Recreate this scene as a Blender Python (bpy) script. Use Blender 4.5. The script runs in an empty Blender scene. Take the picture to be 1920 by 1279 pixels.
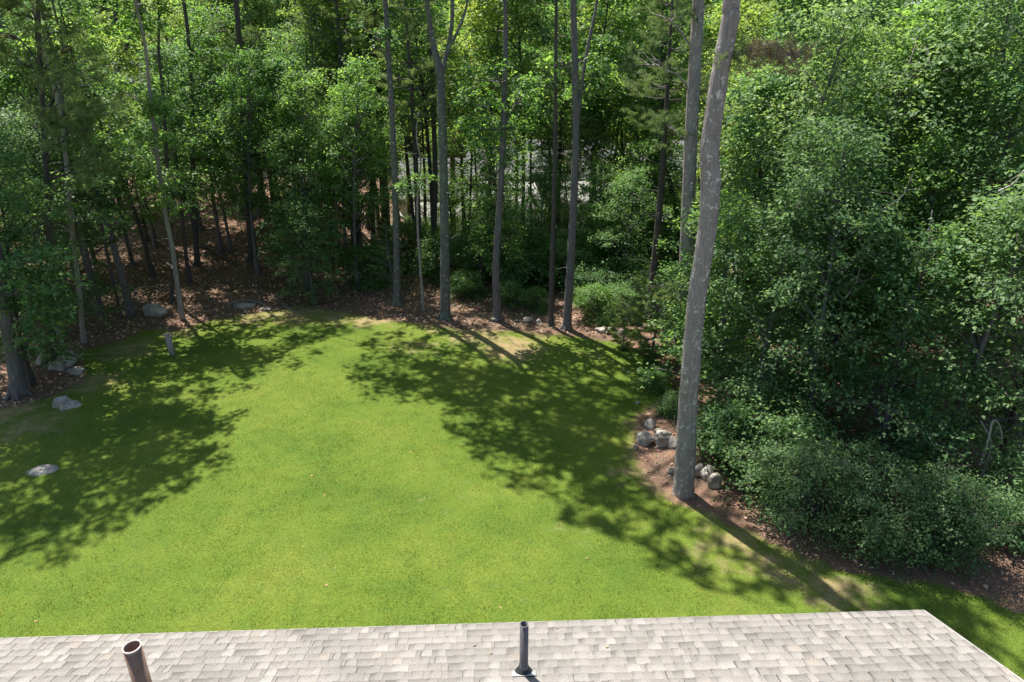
import bpy, math, random
import numpy as np
from mathutils import Vector, Matrix, Quaternion

# ------------------------------------------------------------------ camera, sky, sun, exposure
PITCH = math.radians(23.0); FPX = 1280.0; CH = 9.5
SUN_EL = math.radians(62.0); SUN_AZ = math.atan2(-0.55, 0.83)      # azimuth from +Y towards +X
sc = bpy.context.scene
C = sc.collection
cam = bpy.data.cameras.new("camera"); cam.lens = 24; cam.sensor_width = 36; cam.clip_end = 2000; cam.clip_start = 0.1
co = bpy.data.objects.new("camera", cam); C.objects.link(co)
co.location = (0, 0, CH); co.rotation_euler = (math.pi/2 - PITCH, 0, 0)
sc.camera = co
world = bpy.data.worlds.new("World"); sc.world = world; world.use_nodes = True
wn = world.node_tree; bg = wn.nodes["Background"]
sky = wn.nodes.new("ShaderNodeTexSky"); sky.sky_type = 'NISHITA'; sky.sun_disc = False
sky.sun_elevation = SUN_EL; sky.sun_rotation = SUN_AZ % (2*math.pi); sky.air_density = 1.0; sky.dust_density = 1.0
wn.links.new(sky.outputs[0], bg.inputs[0]); bg.inputs[1].default_value = 0.095
SUNV = Vector((math.sin(SUN_AZ)*math.cos(SUN_EL), math.cos(SUN_AZ)*math.cos(SUN_EL), math.sin(SUN_EL)))
sl = bpy.data.lights.new("sun", 'SUN'); sl.energy = 5.0; sl.angle = math.radians(0.53); sl.color = (1.0, 0.95, 0.87)
so = bpy.data.objects.new("sun", sl); C.objects.link(so); so.rotation_euler = SUNV.to_track_quat('Z', 'Y').to_euler()
so.location = (-20, 30, 60)
sc.view_settings.view_transform = 'Standard'; sc.view_settings.look = 'None'
sc.view_settings.exposure = 1.08; sc.view_settings.gamma = 1.0
sc.cycles.max_bounces = 7; sc.cycles.diffuse_bounces = 4; sc.cycles.transmission_bounces = 4
sc.cycles.glossy_bounces = 2; sc.cycles.caustics_reflective = False; sc.cycles.caustics_refractive = False
sc.cycles.sample_clamp_indirect = 4.0

# ------------------------------------------------------------------ pixel helpers (pixel of the 1920 photo -> point)
CP, SP = math.cos(PITCH), math.sin(PITCH)
def ray(px, py):
    x = (px-960)/FPX; u = (640-py)/FPX
    return np.array([x, CP+u*SP, -SP+u*CP])
def at_y(px, py, Y):
    d = ray(px, py); t = Y/d[1]; return np.array([d[0]*t, Y, CH+d[2]*t])
def sstep(a, b, x):
    t = np.clip((x-a)/(b-a), 0, 1); return t*t*(3-2*t)
def hgt(x, y):
    x = np.asarray(x, float); y = np.asarray(y, float)
    fall = -3.6*sstep(27, 43, y)*sstep(-9, -2, x)
    rise = .6*sstep(22, 44, y)*sstep(-7, -13, x)
    right = -1.5*sstep(9, 24, x)*sstep(30, 14, y)
    bump = 0.10*np.sin(x*0.31+1.0)*np.sin(y*0.27+0.5)*sstep(9, 15, y)
    far = 20.0*sstep(58, 130, y)
    bump = bump + 0.05*np.sin(x*1.1+y*0.7)*np.cos(y*1.3-x*0.4)*sstep(25, 30, y)
    return fall+rise+right+bump+far
def ground(px, py):
    d = ray(px, py); t = CH/max(1e-3, -d[2])
    for _ in range(25):
        p = d*t; z = float(hgt(p[0], p[1])); t += 0.7*((z-CH)/d[2]-t)
    return np.array([d[0]*t, d[1]*t, CH+d[2]*t])
def x_at(px, Y, z=None):
    if z is None: z = 0
    dep = Y*CP+(CH-z)*SP
    return (px-960)/FPX*dep
CAST = np.array([SUNV.x/SUNV.z, SUNV.y/SUNV.z])
def over(px, py, z):                      # the point at height z that shades the ground seen at this pixel
    g = ground(px, py); return np.array([g[0]+CAST[0]*(z-g[2]), g[1]+CAST[1]*(z-g[2]), z])

# ------------------------------------------------------------------ materials
def newmat(name):
    m = bpy.data.materials.new(name); m.use_nodes = True; nt = m.node_tree
    for n in list(nt.nodes): nt.nodes.remove(n)
    out = nt.nodes.new("ShaderNodeOutputMaterial"); return m, nt, out
def N(nt, t, **kw):
    n = nt.nodes.new(t)
    for k, v in kw.items():
        if k in n.inputs.keys() if isinstance(k, str) else False: n.inputs[k].default_value = v
        else: setattr(n, k, v)
    return n
def L(nt, a, b): nt.links.new(a, b)
def ramp(nt, fac, stops, interp='LINEAR'):
    r = nt.nodes.new("ShaderNodeValToRGB"); cr = r.color_ramp; cr.interpolation = interp
    while len(cr.elements) > 1: cr.elements.remove(cr.elements[-1])
    cr.elements[0].position = stops[0][0]; cr.elements[0].color = (*stops[0][1], 1)
    for p, c in stops[1:]:
        e = cr.elements.new(p); e.color = (*c, 1)
    nt.links.new(fac, r.inputs[0]); return r.outputs[0]
def noise(nt, scale, detail=3, vec=None, rough=0.55):
    n = nt.nodes.new("ShaderNodeTexNoise"); n.inputs["Scale"].default_value = scale
    n.inputs["Detail"].default_value = detail; n.inputs["Roughness"].default_value = rough
    if vec is not None: nt.links.new(vec, n.inputs["Vector"])
    return n.outputs["Fac"]
def mixc(nt, f, a, b, mode='MIX'):
    m = nt.nodes.new("ShaderNodeMix"); m.data_type = 'RGBA'; m.blend_type = mode
    for s, v in ((0, f), (6, a), (7, b)):
        if hasattr(v, 'is_linked') or hasattr(v, 'links'): nt.links.new(v, m.inputs[s])
        elif s == 0: m.inputs[0].default_value = v
        else: m.inputs[s].default_value = (*v, 1)
    return m.outputs[2]
def math_(nt, op, a, b=None):
    m = nt.nodes.new("ShaderNodeMath"); m.operation = op
    for i, v in enumerate((a, b)):
        if v is None: continue
        if hasattr(v, 'links'): nt.links.new(v, m.inputs[i])
        else: m.inputs[i].default_value = v
    return m.outputs[0]
def tex(nt, scale=(1, 1, 1), kind="Object"):
    tc = nt.nodes.new("ShaderNodeTexCoord"); mp = nt.nodes.new("ShaderNodeMapping")
    mp.inputs["Scale"].default_value = scale; nt.links.new(tc.outputs[kind], mp.inputs["Vector"]); return mp.outputs[0]

def leaf_mat(name, dark, mid, light, trans, tw=0.38, rough=0.42, spec=0.5, odd=None):
    m, nt, out = newmat(name)
    geo = nt.nodes.new("ShaderNodeNewGeometry"); oi = nt.nodes.new("ShaderNodeObjectInfo")
    col = ramp(nt, geo.outputs["Random Per Island"], [(0, dark), (0.5, mid), (0.93, light)] + ([(0.985, light), (0.99, odd)] if odd else []))
    hsv = nt.nodes.new("ShaderNodeHueSaturation"); L(nt, col, hsv.inputs["Color"])
    hsv.inputs["Saturation"].default_value = .90
    mr = nt.nodes.new("ShaderNodeMapRange"); L(nt, oi.outputs["Random"], mr.inputs[0])
    mr.inputs[3].default_value = 0.8; mr.inputs[4].default_value = 1.2; L(nt, mr.outputs[0], hsv.inputs["Value"])
    m2 = nt.nodes.new("ShaderNodeMapRange"); L(nt, oi.outputs["Random"], m2.inputs[0])
    m2.inputs[3].default_value = 0.515; m2.inputs[4].default_value = 0.488; L(nt, m2.outputs[0], hsv.inputs["Hue"])
    p = nt.nodes.new("ShaderNodeBsdfPrincipled"); L(nt, hsv.outputs[0], p.inputs["Base Color"])
    p.inputs["Roughness"].default_value = rough; p.inputs["Specular IOR Level"].default_value = spec
    t = nt.nodes.new("ShaderNodeBsdfTranslucent"); tc = mixc(nt, 1.0, hsv.outputs[0], trans, 'MULTIPLY'); L(nt, tc, t.inputs["Color"])
    mx = nt.nodes.new("ShaderNodeMixShader"); mx.inputs[0].default_value = tw
    L(nt, p.outputs[0], mx.inputs[1]); L(nt, t.outputs[0], mx.inputs[2]); L(nt, mx.outputs[0], out.inputs[0])
    return m
M = {}
M['maple'] = leaf_mat("maple_leaf", (0.048, 0.114, 0.036), (0.099, 0.202, 0.052), (0.182, 0.303, 0.080), (2.5, 2.5, 1.1), tw=.45, rough=.5, spec=.2)
M['oak'] = leaf_mat("oak_leaf", (0.042, 0.103, 0.040), (0.082, 0.178, 0.059), (0.153, 0.265, 0.083), (2.4, 2.4, 1.2), tw=.42, rough=.5, spec=.2)
M['lime'] = leaf_mat("light_green_leaf", (0.093, 0.155, 0.035), (0.158, 0.246, 0.057), (0.264, 0.350, 0.100), (2.2, 2.1, .9), tw=.5, rough=.5, spec=.2)
M['shrub'] = leaf_mat("shrub_leaf", (0.043, 0.095, 0.033), (0.081, 0.163, 0.053), (0.138, 0.240, 0.074), (2.0, 2.1, 1.2), rough=.5, tw=.35, spec=.2)
M['blue'] = leaf_mat("bluish_leaf", (0.066, 0.135, 0.049), (0.119, 0.216, 0.071), (0.200, 0.312, 0.104), (2.0, 2.0, 1.2), rough=.5, tw=.4, spec=.2)
M['pine'] = leaf_mat("pine_needle", (0.075, 0.120, 0.052), (0.138, 0.204, 0.078), (0.237, 0.324, 0.130), (1.8, 1.8, .9), tw=.4, rough=.5, spec=.3, odd=(.20, .10, .04))
M['softpine'] = leaf_mat('soft_pine_needle', (.11, .16, .05), (.18, .25, .08), (.27, .34, .13), (1.7, 1.7, .9), tw=.45, rough=.5, spec=.3)
M['drypine'] = leaf_mat("dry_pine_needle", (.12, .13, .06), (.28, .21, .12), (.48, .32, .19), (1.4, 1.3, .9), tw=.4, spec=.3)
M['deadleaf'] = leaf_mat("dead_leaf", (.17, .09, .055), (.38, .22, .135), (.62, .43, .29), (1.2, 1.0, .8), tw=.12, rough=.7, spec=.2)
M['dry'] = leaf_mat("dry_brown_leaf", (.34, .20, .09), (.50, .30, .14), (.62, .42, .2), (1.2, 1.0, .7), tw=.15, rough=.7, spec=.2)
M['weed'] = leaf_mat("weed_leaf", (.03, .08, .02), (.06, .13, .03), (.10, .18, .04), (2.2, 2.2, 1.0))

def bark_mat(name, a, b, lichen=None, lth=0.6, scale=1.0, moss=None):
    m, nt, out = newmat(name)
    v1 = tex(nt, (14*scale, 14*scale, 1.6*scale)); v2 = tex(nt, (3, 3, 3))
    fine = noise(nt, 2.2, 6, v1, .65); big = noise(nt, .6, 3, v2)
    col = ramp(nt, fine, [(0.3, a), (0.7, b)])
    col = mixc(nt, math_(nt, 'MULTIPLY', big, .5), col, tuple(x*.55 for x in a))
    if lichen:
        w = noise(nt, 8.5, 5, tex(nt, (1, 1, .85)), .8)
        k = ramp(nt, w, [(lth, (0, 0, 0)), (lth+.035, (1, 1, 1))])
        col = mixc(nt, k, col, lichen)
    if moss:
        w = noise(nt, 1.3, 4, tex(nt, (1, 1, .5)), .6)
        k = ramp(nt, w, [(.5, (0, 0, 0)), (.62, (.8, .8, .8))]); col = mixc(nt, k, col, moss)
    p = nt.nodes.new("ShaderNodeBsdfPrincipled"); L(nt, col, p.inputs["Base Color"]); p.inputs["Roughness"].default_value = .9
    bp = nt.nodes.new("ShaderNodeBump"); bp.inputs["Strength"].default_value = .9; bp.inputs["Distance"].default_value = .03
    L(nt, fine, bp.inputs["Height"]); L(nt, bp.outputs[0], p.inputs["Normal"]); L(nt, p.outputs[0], out.inputs[0]); return m
M['bark_pine'] = bark_mat("grey_pine_bark", (.20, .165, .155), (.42, .365, .345), (.60, .58, .51), .575)
M['bark_grey'] = bark_mat("grey_bark", (.085, .075, .078), (.22, .195, .195), (.38, .40, .33), .62)
M['bark_dark'] = bark_mat("dark_bark", (.045, .038, .035), (.13, .11, .10), (.22, .23, .19), .70)
M['bark_moss'] = bark_mat("lichened_bark", (.08, .075, .07), (.18, .17, .16), (.34, .36, .30), .57, moss=(.13, .17, .10))
M['bark_pale'] = bark_mat("pale_bark", (.20, .17, .15), (.44, .39, .35), (.45, .44, .38), .62)
M['twig'] = bark_mat("twig_bark", (.09, .075, .06), (.24, .20, .165), None)
M['deadwood'] = bark_mat("weathered_wood", (.24, .21, .185), (.50, .46, .41), None, scale=1.2)

def rock_mat():
    m, nt, out = newmat("grey_rock")
    v = tex(nt, (1, 1, 1)); a = noise(nt, 3, 6, v, .65); b = noise(nt, 14, 5, v, .6)
    oi = nt.nodes.new("ShaderNodeObjectInfo")
    col = ramp(nt, a, [(.3, (.13, .112, .092)), (.5, (.32, .285, .245)), (.7, (.52, .475, .41))])
    k = ramp(nt, b, [(.55, (0, 0, 0)), (.66, (.7, .7, .7))]); col = mixc(nt, k, col, (.12, .11, .10))
    h = nt.nodes.new("ShaderNodeHueSaturation"); L(nt, col, h.inputs["Color"])
    mr = nt.nodes.new("ShaderNodeMapRange"); L(nt, oi.outputs["Random"], mr.inputs[0]); mr.inputs[3].default_value = .75; mr.inputs[4].default_value = 1.2
    L(nt, mr.outputs[0], h.inputs["Value"])
    p = nt.nodes.new("ShaderNodeBsdfPrincipled"); L(nt, h.outputs[0], p.inputs["Base Color"]); p.inputs["Roughness"].default_value = .85
    bp = nt.nodes.new("ShaderNodeBump"); bp.inputs["Strength"].default_value = .7; bp.inputs["Distance"].default_value = .05
    L(nt, b, bp.inputs["Height"]); L(nt, bp.outputs[0], p.inputs["Normal"]); L(nt, p.outputs[0], out.inputs[0]); return m
M['rock'] = rock_mat()

def simple(name, col, rough=.6, metal=0, var=0, nscale=8, spec=.5):
    m, nt, out = newmat(name); p = nt.nodes.new("ShaderNodeBsdfPrincipled")
    if var:
        n = noise(nt, nscale, 5, tex(nt))
        c = ramp(nt, n, [(.3, tuple(x*(1-var) for x in col)), (.7, tuple(min(1, x*(1+var)) for x in col))]); L(nt, c, p.inputs["Base Color"])
    else: p.inputs["Base Color"].default_value = (*col, 1)
    p.inputs["Roughness"].default_value = rough; p.inputs["Metallic"].default_value = metal; p.inputs["Specular IOR Level"].default_value = spec
    L(nt, p.outputs[0], out.inputs[0]); return m
def shingle_mat(name, dark, light, island=True, fine=70):
    m, nt, out = newmat(name); geo = nt.nodes.new("ShaderNodeNewGeometry")
    r = geo.outputs["Random Per Island"]
    col = ramp(nt, r, [(0, dark), (.35, tuple((a+b)/2 for a, b in zip(dark, light))), (.7, light), (.9, tuple(min(1, c*1.12) for c in light)), (1, (light[0]*1.02, light[1]*.96, light[2]*.90))])
    v = tex(nt); g = noise(nt, fine, 4, v, .7); st = noise(nt, 1.3, 4, v, .6)
    col = mixc(nt, .55, col, ramp(nt, g, [(.3, (.45, .45, .45)), (.7, (1.5, 1.5, 1.5))]), 'MULTIPLY')
    col = mixc(nt, 1.0, col, ramp(nt, st, [(.3, (.86, .86, .86)), (.6, (1.04, 1.03, 1.02))]), 'MULTIPLY')
    p = nt.nodes.new("ShaderNodeBsdfPrincipled"); L(nt, col, p.inputs["Base Color"]); p.inputs["Roughness"].default_value = .93; p.inputs["Specular IOR Level"].default_value = .2
    bp = nt.nodes.new("ShaderNodeBump"); bp.inputs["Strength"].default_value = .5; bp.inputs["Distance"].default_value = .003
    L(nt, g, bp.inputs["Height"]); L(nt, bp.outputs[0], p.inputs["Normal"]); L(nt, p.outputs[0], out.inputs[0]); return m
M['shingle'] = shingle_mat("pale_grey_shingle", (.198, .186, .170), (.222, .209, .193))
M['shingle_tab'] = shingle_mat("light_shingle_tab", (.206, .194, .179), (.246, .233, .217))
M['far_shingle'] = shingle_mat("grey_roof_shingle", (.27, .26, .27), (.35, .34, .35), fine=9)
M['siding'] = simple("white_siding", (.72, .72, .70), .5, var=.04)
M['drip'] = simple("drip_edge_metal", (.42, .41, .39), .4)
M['pipe_dark'] = simple("dark_plastic_pipe", (.11, .105, .107), .6, var=.25, nscale=14)
M['pipe_brown'] = simple("brown_painted_pipe", (.20, .125, .09), .7, var=.18, nscale=10)
M['pipe_in'] = simple("dark_pipe_depth", (.03, .027, .024), .8)
M['rubber'] = simple("black_rubber", (.018, .018, .018), .4)
M['flash'] = simple("pale_metal_flashing", (.48, .47, .45), .45, var=.05)
M['rust'] = simple("rust_stain", (.42, .23, .12), .9, var=.2)
M['glass'] = simple("window_glass", (.03, .035, .04), .08, spec=.8)

# ------------------------------------------------------------------ mesh helpers
def mk_mesh(name, V, F, mat, smooth=False):
    """V (n,3); F (m,k) index array with k = 3 or 4, or a list of such arrays"""
    me = bpy.data.meshes.new(name)
    if not isinstance(F, list): F = [F]
    F = [f for f in F if len(f)]
    V = np.asarray(V, np.float32)
    me.vertices.add(len(V)); me.vertices.foreach_set("co", V.ravel())
    tot = sum(f.size for f in F); npoly = sum(len(f) for f in F)
    me.loops.add(tot); me.polygons.add(npoly)
    me.loops.foreach_set("vertex_index", np.concatenate([np.asarray(f, np.int32).ravel() for f in F]))
    st = []; s = 0
    for f in F:
        k = f.shape[1]; st.append(s+np.arange(len(f))*k); s += f.size
    me.polygons.foreach_set("loop_start", np.concatenate(st).astype(np.int32))
    me.update(calc_edges=True)
    if smooth: me.polygons.foreach_set("use_smooth", np.ones(npoly, bool))
    if mat is not None: me.materials.append(mat)
    return me
def link(name, me, parent=None, loc=(0, 0, 0)):
    o = bpy.data.objects.new(name, me); C.objects.link(o); o.location = loc
    if parent is not None: o.parent = parent
    return o
def tag(o, label, cat, group=None, kind=None):
    if label: o['label'] = label
    if cat: o['category'] = cat
    if group: o['group'] = group
    if kind: o['kind'] = kind
    return o
def thing(name, label, cat, loc=(0, 0, 0), group=None, rz=0.0):
    o = bpy.data.objects.new(name, None); C.objects.link(o); o.location = loc; o.rotation_euler = (0, 0, rz)
    o.empty_display_size = .2
    return tag(o, label, cat, group)

class Geo:
    def __init__(s): s.V = []; s.T = []; s.Q = []; s.n = 0
    def add(s, V, T=None, Q=None):
        V = np.asarray(V, float).reshape(-1, 3)
        if T is not None and len(T): s.T.append(np.asarray(T)+s.n)
        if Q is not None and len(Q): s.Q.append(np.asarray(Q)+s.n)
        s.V.append(V); s.n += len(V)
    def tube(s, pts, rad, k=6, cap=False, rng=None, wob=0.0):
        pts = np.asarray(pts, float); n = len(pts); rad = np.broadcast_to(np.asarray(rad, float), (n,))
        d = np.gradient(pts, axis=0); d /= np.linalg.norm(d, axis=1, keepdims=True)+1e-9
        ref = np.where(np.abs(d[:, 2:3]) > .9, np.array([[1., 0, 0]]), np.array([[0, 0, 1.]]))
        ref = np.tile(ref[n//2], (n, 1)) if n > 1 else ref
        a = np.cross(d, ref); a /= np.linalg.norm(a, axis=1, keepdims=True)+1e-9; b = np.cross(d, a)
        th = np.arange(k)*2*math.pi/k
        R = rad[:, None]*np.ones((n, k))
        if rng is not None and wob: 
            base = 1+wob*rng.standard_normal((1, k)); R = R*base*(1+wob*.5*rng.standard_normal((n, k)))
        V = pts[:, None]+R[..., None]*(np.cos(th)[None, :, None]*a[:, None]+np.sin(th)[None, :, None]*b[:, None])
        i = np.arange(n-1)[:, None]*k; j = np.arange(k)[None]; j2 = (j+1) % k
        Q = np.stack([i+j, i+j2, i+k+j2, i+k+j], -1).reshape(-1, 4)
        V = V.reshape(-1, 3)
        T = None
        if cap:
            V = np.vstack([V, pts[-1:]]); c = n*k
            T = np.array([[(n-1)*k+q, (n-1)*k+(q+1) % k, c] for q in range(k)])
        s.add(V, T, Q)
    def box(s, c, size, R=None):
        c = np.asarray(c, float); h = np.asarray(size, float)/2
        V = np.array([[x, y, z] for x in (-1, 1) for y in (-1, 1) for z in (-1, 1)])*h
        if R is not None: V = V@np.asarray(R).T
        s.add(V+c, Q=np.array([[0, 1, 3, 2], [4, 6, 7, 5], [0, 4, 5, 1], [2, 3, 7, 6], [0, 2, 6, 4], [1, 5, 7, 3]]))
    def mesh(s, name, mat, smooth=False):
        V = np.vstack(s.V) if s.V else np.zeros((0, 3))
        return mk_mesh(name, V, ([np.vstack(s.T)] if s.T else [])+([np.vstack(s.Q)] if s.Q else []), mat, smooth)

def unit(v): return v/(np.linalg.norm(v, axis=-1, keepdims=True)+1e-9)
def kites(c, nrm, head, Ls, Ws, fold=.15):
    """leaves: folded kites of two triangles, each its own island"""
    n = len(c); nrm = unit(nrm); head = unit(head-nrm*np.sum(head*nrm, 1, keepdims=True)); side = np.cross(nrm, head)
    Ls = Ls[:, None]; Ws = Ws[:, None]
    V = np.empty((n, 4, 3))
    V[:, 0] = c-head*Ls*.5; V[:, 1] = c+side*Ws*.5+nrm*Ws*fold-head*Ls*.05
    V[:, 2] = c+head*Ls*.5-nrm*Ls*.12; V[:, 3] = c-side*Ws*.5+nrm*Ws*fold-head*Ls*.05
    b = np.arange(n)[:, None]*4
    T = np.concatenate([b+np.array([[0, 1, 2]]), b+np.array([[0, 2, 3]])], 1).reshape(-1, 3)
    return V.reshape(-1, 3), T
def spray_leaves(rng, cen, rad, out, n, leaf, droop=.22, flat=.26, twigs=7):
    """leaves of all clumps; cen (m,3), rad (m,), out (m,3) outward direction; n leaves a clump"""
    m = len(cen)
    tw = unit(rng.standard_normal((m, twigs, 3))*np.array([1, 1, flat])+.8*out[:, None]*np.array([1, 1, .5]))
    k = rng.integers(0, twigs, (m, n)); t = rng.random((m, n))**.6
    d = np.take_along_axis(tw, k[..., None].repeat(3, 2), 1)
    r = rad[:, None]*t
    P = cen[:, None]+d*r[..., None]+rng.standard_normal((m, n, 3))*(rad[:, None, None]*.10+.02)
    P[..., 2] -= droop*(r**2)/(rad[:, None]+.01)
    nr = np.array([0, 0, 1.])+rng.standard_normal((m, n, 3))*.42+d*.22
    hd = d+rng.standard_normal((m, n, 3))*.6+np.array([0, 0, -.35])
    s = leaf*(.65+.7*rng.random(m*n))
    tip = cen[:, None]+tw*rad[:, None, None]; tip[..., 2] -= droop*rad[:, None]
    return kites(P.reshape(-1, 3), nr.reshape(-1, 3), hd.reshape(-1, 3), s, s*(.62+.2*rng.random(m*n))), tip
def branch_pts(rng, a, b, sag=.08, n=5, jit=.04):
    t = np.linspace(0, 1, n)[:, None]; L_ = np.linalg.norm(b-a)
    p = a+(b-a)*t; p[:, 2] += (sag*L_*np.sin(t[:, 0]*math.pi)); p[1:-1] += rng.standard_normal((n-2, 3))*jit*L_; return p

# -------- tree kinds: (trunk mesh, branches mesh, crown mesh), origin at the base
def gen_broad(seed, H, R, z0, nclump, per, leaf, mat, barkm, trunk_r, lean=.3, top=1.0, rc=(.45, .85), flat=.24, shell=.3, stems=1, zpow=.9, cone=.6):
    rng = np.random.default_rng(seed)
    tr = Geo(); br = Geo()
    nt_ = 9; t = np.linspace(0, 1, nt_)
    axes = []
    for s in range(stems):
        off = rng.standard_normal(2)*lean*(1 if stems == 1 else 2.2)
        ax = np.stack([off[0]*t**1.5+.06*H*.1*np.sin(t*7+rng.random()*6), off[1]*t**1.5+.06*H*.1*np.cos(t*6+rng.random()*6), H*.96*t], 1)
        rad = trunk_r*(1-t*.88)/(stems**.5); rad[0] *= 1.5
        tr.tube(ax, rad, 9, True, rng, .05); axes.append(ax)
    ph = rng.random(6)*6.28
    cen = []
    while len(cen) < nclump:
        zf = rng.random()**zpow; th = rng.random()*6.28
        prof = (1-cone)*(math.sin(math.pi*min(1, (zf*.86+.12)))**.6)+cone*1.12*min(1, (zf+.12)*3.2)*(1-zf*.88)
        lob = .72+.30*math.sin(2*th+ph[0]+5*zf)+.20*math.sin(3*th+ph[1]-7*zf)+.18*math.sin(11*zf+ph[2]+th)
        rr = R*prof*max(.25, lob)*(shell+(1-shell)*rng.random()**.5)
        z = z0+(H-z0)*zf*top
        s = rng.integers(0, stems); ax = axes[s]; q = np.interp(z, ax[:, 2], ax[:, 0]), np.interp(z, ax[:, 2], ax[:, 1])
        cen.append((q[0]+rr*math.cos(th), q[1]+rr*math.sin(th), z, s))
    cen = np.array(cen); S = cen[:, 3].astype(int); cen = cen[:, :3]
    root = np.empty_like(cen)
    for i in range(len(cen)):
        ax = axes[S[i]]; rr = math.hypot(cen[i, 0]-np.interp(cen[i, 2], ax[:, 2], ax[:, 0]), cen[i, 1]-np.interp(cen[i, 2], ax[:, 2], ax[:, 1]))
        zr = max(z0*.7, cen[i, 2]-rr*.75-.1)
        root[i] = (np.interp(zr, ax[:, 2], ax[:, 0]), np.interp(zr, ax[:, 2], ax[:, 1]), zr)
    rad = rng.uniform(rc[0], rc[1], len(cen)); out = unit((cen-root)*np.array([1, 1, .4])+1e-4)
    (V, T), tips = spray_leaves(rng, cen, rad, out, per, leaf, flat=flat)
    for i in range(len(cen)):
        if i % 2 == 0 or R < 1.6:
            ln = np.linalg.norm(cen[i]-root[i])
            br.tube(branch_pts(rng, root[i], cen[i], .06), np.linspace(.010+.012*ln, .006, 5), 4)
        if i % 3 == 0:
            for q in range(3): br.tube(np.array([cen[i], tips[i, q]]), [.006, .003], 3)
    return (tr.mesh("trunk", barkm, True), br.mesh("branches", barkm, True), mk_mesh("crown", V, T, mat))

def needles(rng, tips, dirs, per, ln, w):
    m = len(tips)
    t = rng.random((m, per)); base = tips[:, None]-dirs[:, None]*(t*ln*2.1)[..., None]
    d = unit(dirs[:, None]*.8+rng.standard_normal((m, per, 3))*.75+np.array([0, 0, .12]))
    l = ln*(.7+.5*rng.random((m, per)))[..., None]; sd = unit(np.cross(d, rng.standard_normal((m, per, 3))))*w*.5
    V = np.stack([base-sd, base+sd, base+d*l], 2).reshape(-1, 3); n = m*per
    return V, np.arange(n*3).reshape(-1, 3)
def gen_pine(seed, H, z0, R, mat, barkm, trunk_r, gap=.75, bough=5, per=60, twn=17, nl=.15, bare=0, topr=.15, w=.014):
    rng = np.random.default_rng(seed); tr = Geo(); br = Geo(); t = np.linspace(0, 1, 10)
    ph = rng.random()*6
    ax = np.stack([.12*np.sin(t*4+ph), .12*np.cos(t*3+ph)-.12*math.cos(ph), H*t], 1); ax[:, 0] -= ax[0, 0]
    rad = trunk_r*(1-.9*t); rad[0] *= 1.3; tr.tube(ax, rad, 10, True, rng, .04)
    VV = []; TT = []; n0 = 0; z = z0; lev = 0
    tipsA = []; dirsA = []
    while z < H-.3:
        f = (z-z0)/(H-z0); Rl = R*(topr+(1-topr)*(math.sin(math.pi*min(1, .22+.78*(1-f)))**.7 if f < .25 else (1-f)**.75*1.05))
        nb = max(3, int(bough*(1.1-.3*f))); a0 = rng.random()*6.28
        for b in range(nb):
            th = a0+b*6.28/nb+rng.uniform(-.35, .35); l = Rl*rng.uniform(.65, 1.15); rise = rng.uniform(-.10, .22)+.35*f
            u = np.array([math.cos(th), math.sin(th), 0]); s = np.array([-u[1], u[0], 0])
            x0 = np.array([np.interp(z, ax[:, 2], ax[:, 0]), np.interp(z, ax[:, 2], ax[:, 1]), z+rng.uniform(-.15, .15)])
            tt = np.linspace(0, 1, 5)
            P = x0+u*(l*tt)[:, None]+np.array([0, 0, 1])*(l*(rise*tt+.14*(tt**2)-.08*np.sin(tt*3)))[:, None]+s*(rng.uniform(-.12, .12)*l*tt**2)[:, None]
            br.tube(P, np.linspace(.012+.010*l, .006, 5), 4)
            nt_ = max(5, int(twn*l/2.2))
            for k in range(nt_):
                q = rng.uniform(.35, 1.0) if k else 1.0
                pb = np.array([np.interp(q, tt, P[:, c]) for c in range(3)])
                sgn = rng.choice([-1, 1]); tl = (.25+.55*(1-q))*l*.45*rng.uniform(.6, 1.2)+.12
                dr = unit(u*rng.uniform(.5, 1)+s*sgn*rng.uniform(.2, .9)+np.array([0, 0, rng.uniform(-.05, .35)]))
                if k == 0: dr = unit(u+np.array([0, 0, .2]))
                tp = pb+dr*tl; tipsA.append(tp); dirsA.append(dr)
                if k % 2 == 0: br.tube(np.array([pb, tp]), [.007, .003], 3)
                if tl > .45: tipsA.append(pb+dr*tl*.6); dirsA.append(unit(dr+s*rng.uniform(-.6, .6)))
        z += gap*rng.uniform(.7, 1.3); lev += 1
    for k in range(bare):
        zz = rng.uniform(z0*.3, z0); th = rng.random()*6.28; l = rng.uniform(.4, 1.6)
        x0 = np.array([np.interp(zz, ax[:, 2], ax[:, 0]), np.interp(zz, ax[:, 2], ax[:, 1]), zz])
        br.tube(branch_pts(rng, x0, x0+np.array([math.cos(th)*l, math.sin(th)*l, rng.uniform(-.2, .4)]), -.05), np.linspace(.018, .004, 5), 4)
    V, T = needles(rng, np.array(tipsA), np.array(dirsA), per, nl, w)
    return (tr.mesh("trunk", barkm, True), br.mesh("branches", barkm, True), mk_mesh("crown", V, T, mat))

def plant(kind, name, label, cat, x, y, s=1.0, sz=None, group=None, rz=None, tilt=(0, 0)):
    z = float(hgt(x, y))-.05
    t = thing(name, label, cat, (x, y, z), group, random.random()*6.28 if rz is None else rz)
    t.rotation_euler[0] = tilt[0]; t.rotation_euler[1] = tilt[1]
    t.scale = (s, s, sz or s)
    for nm, me in zip(("trunk", "branches", "crown"), kind): link(nm, me, t)
    return t
random.seed(7)
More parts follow.
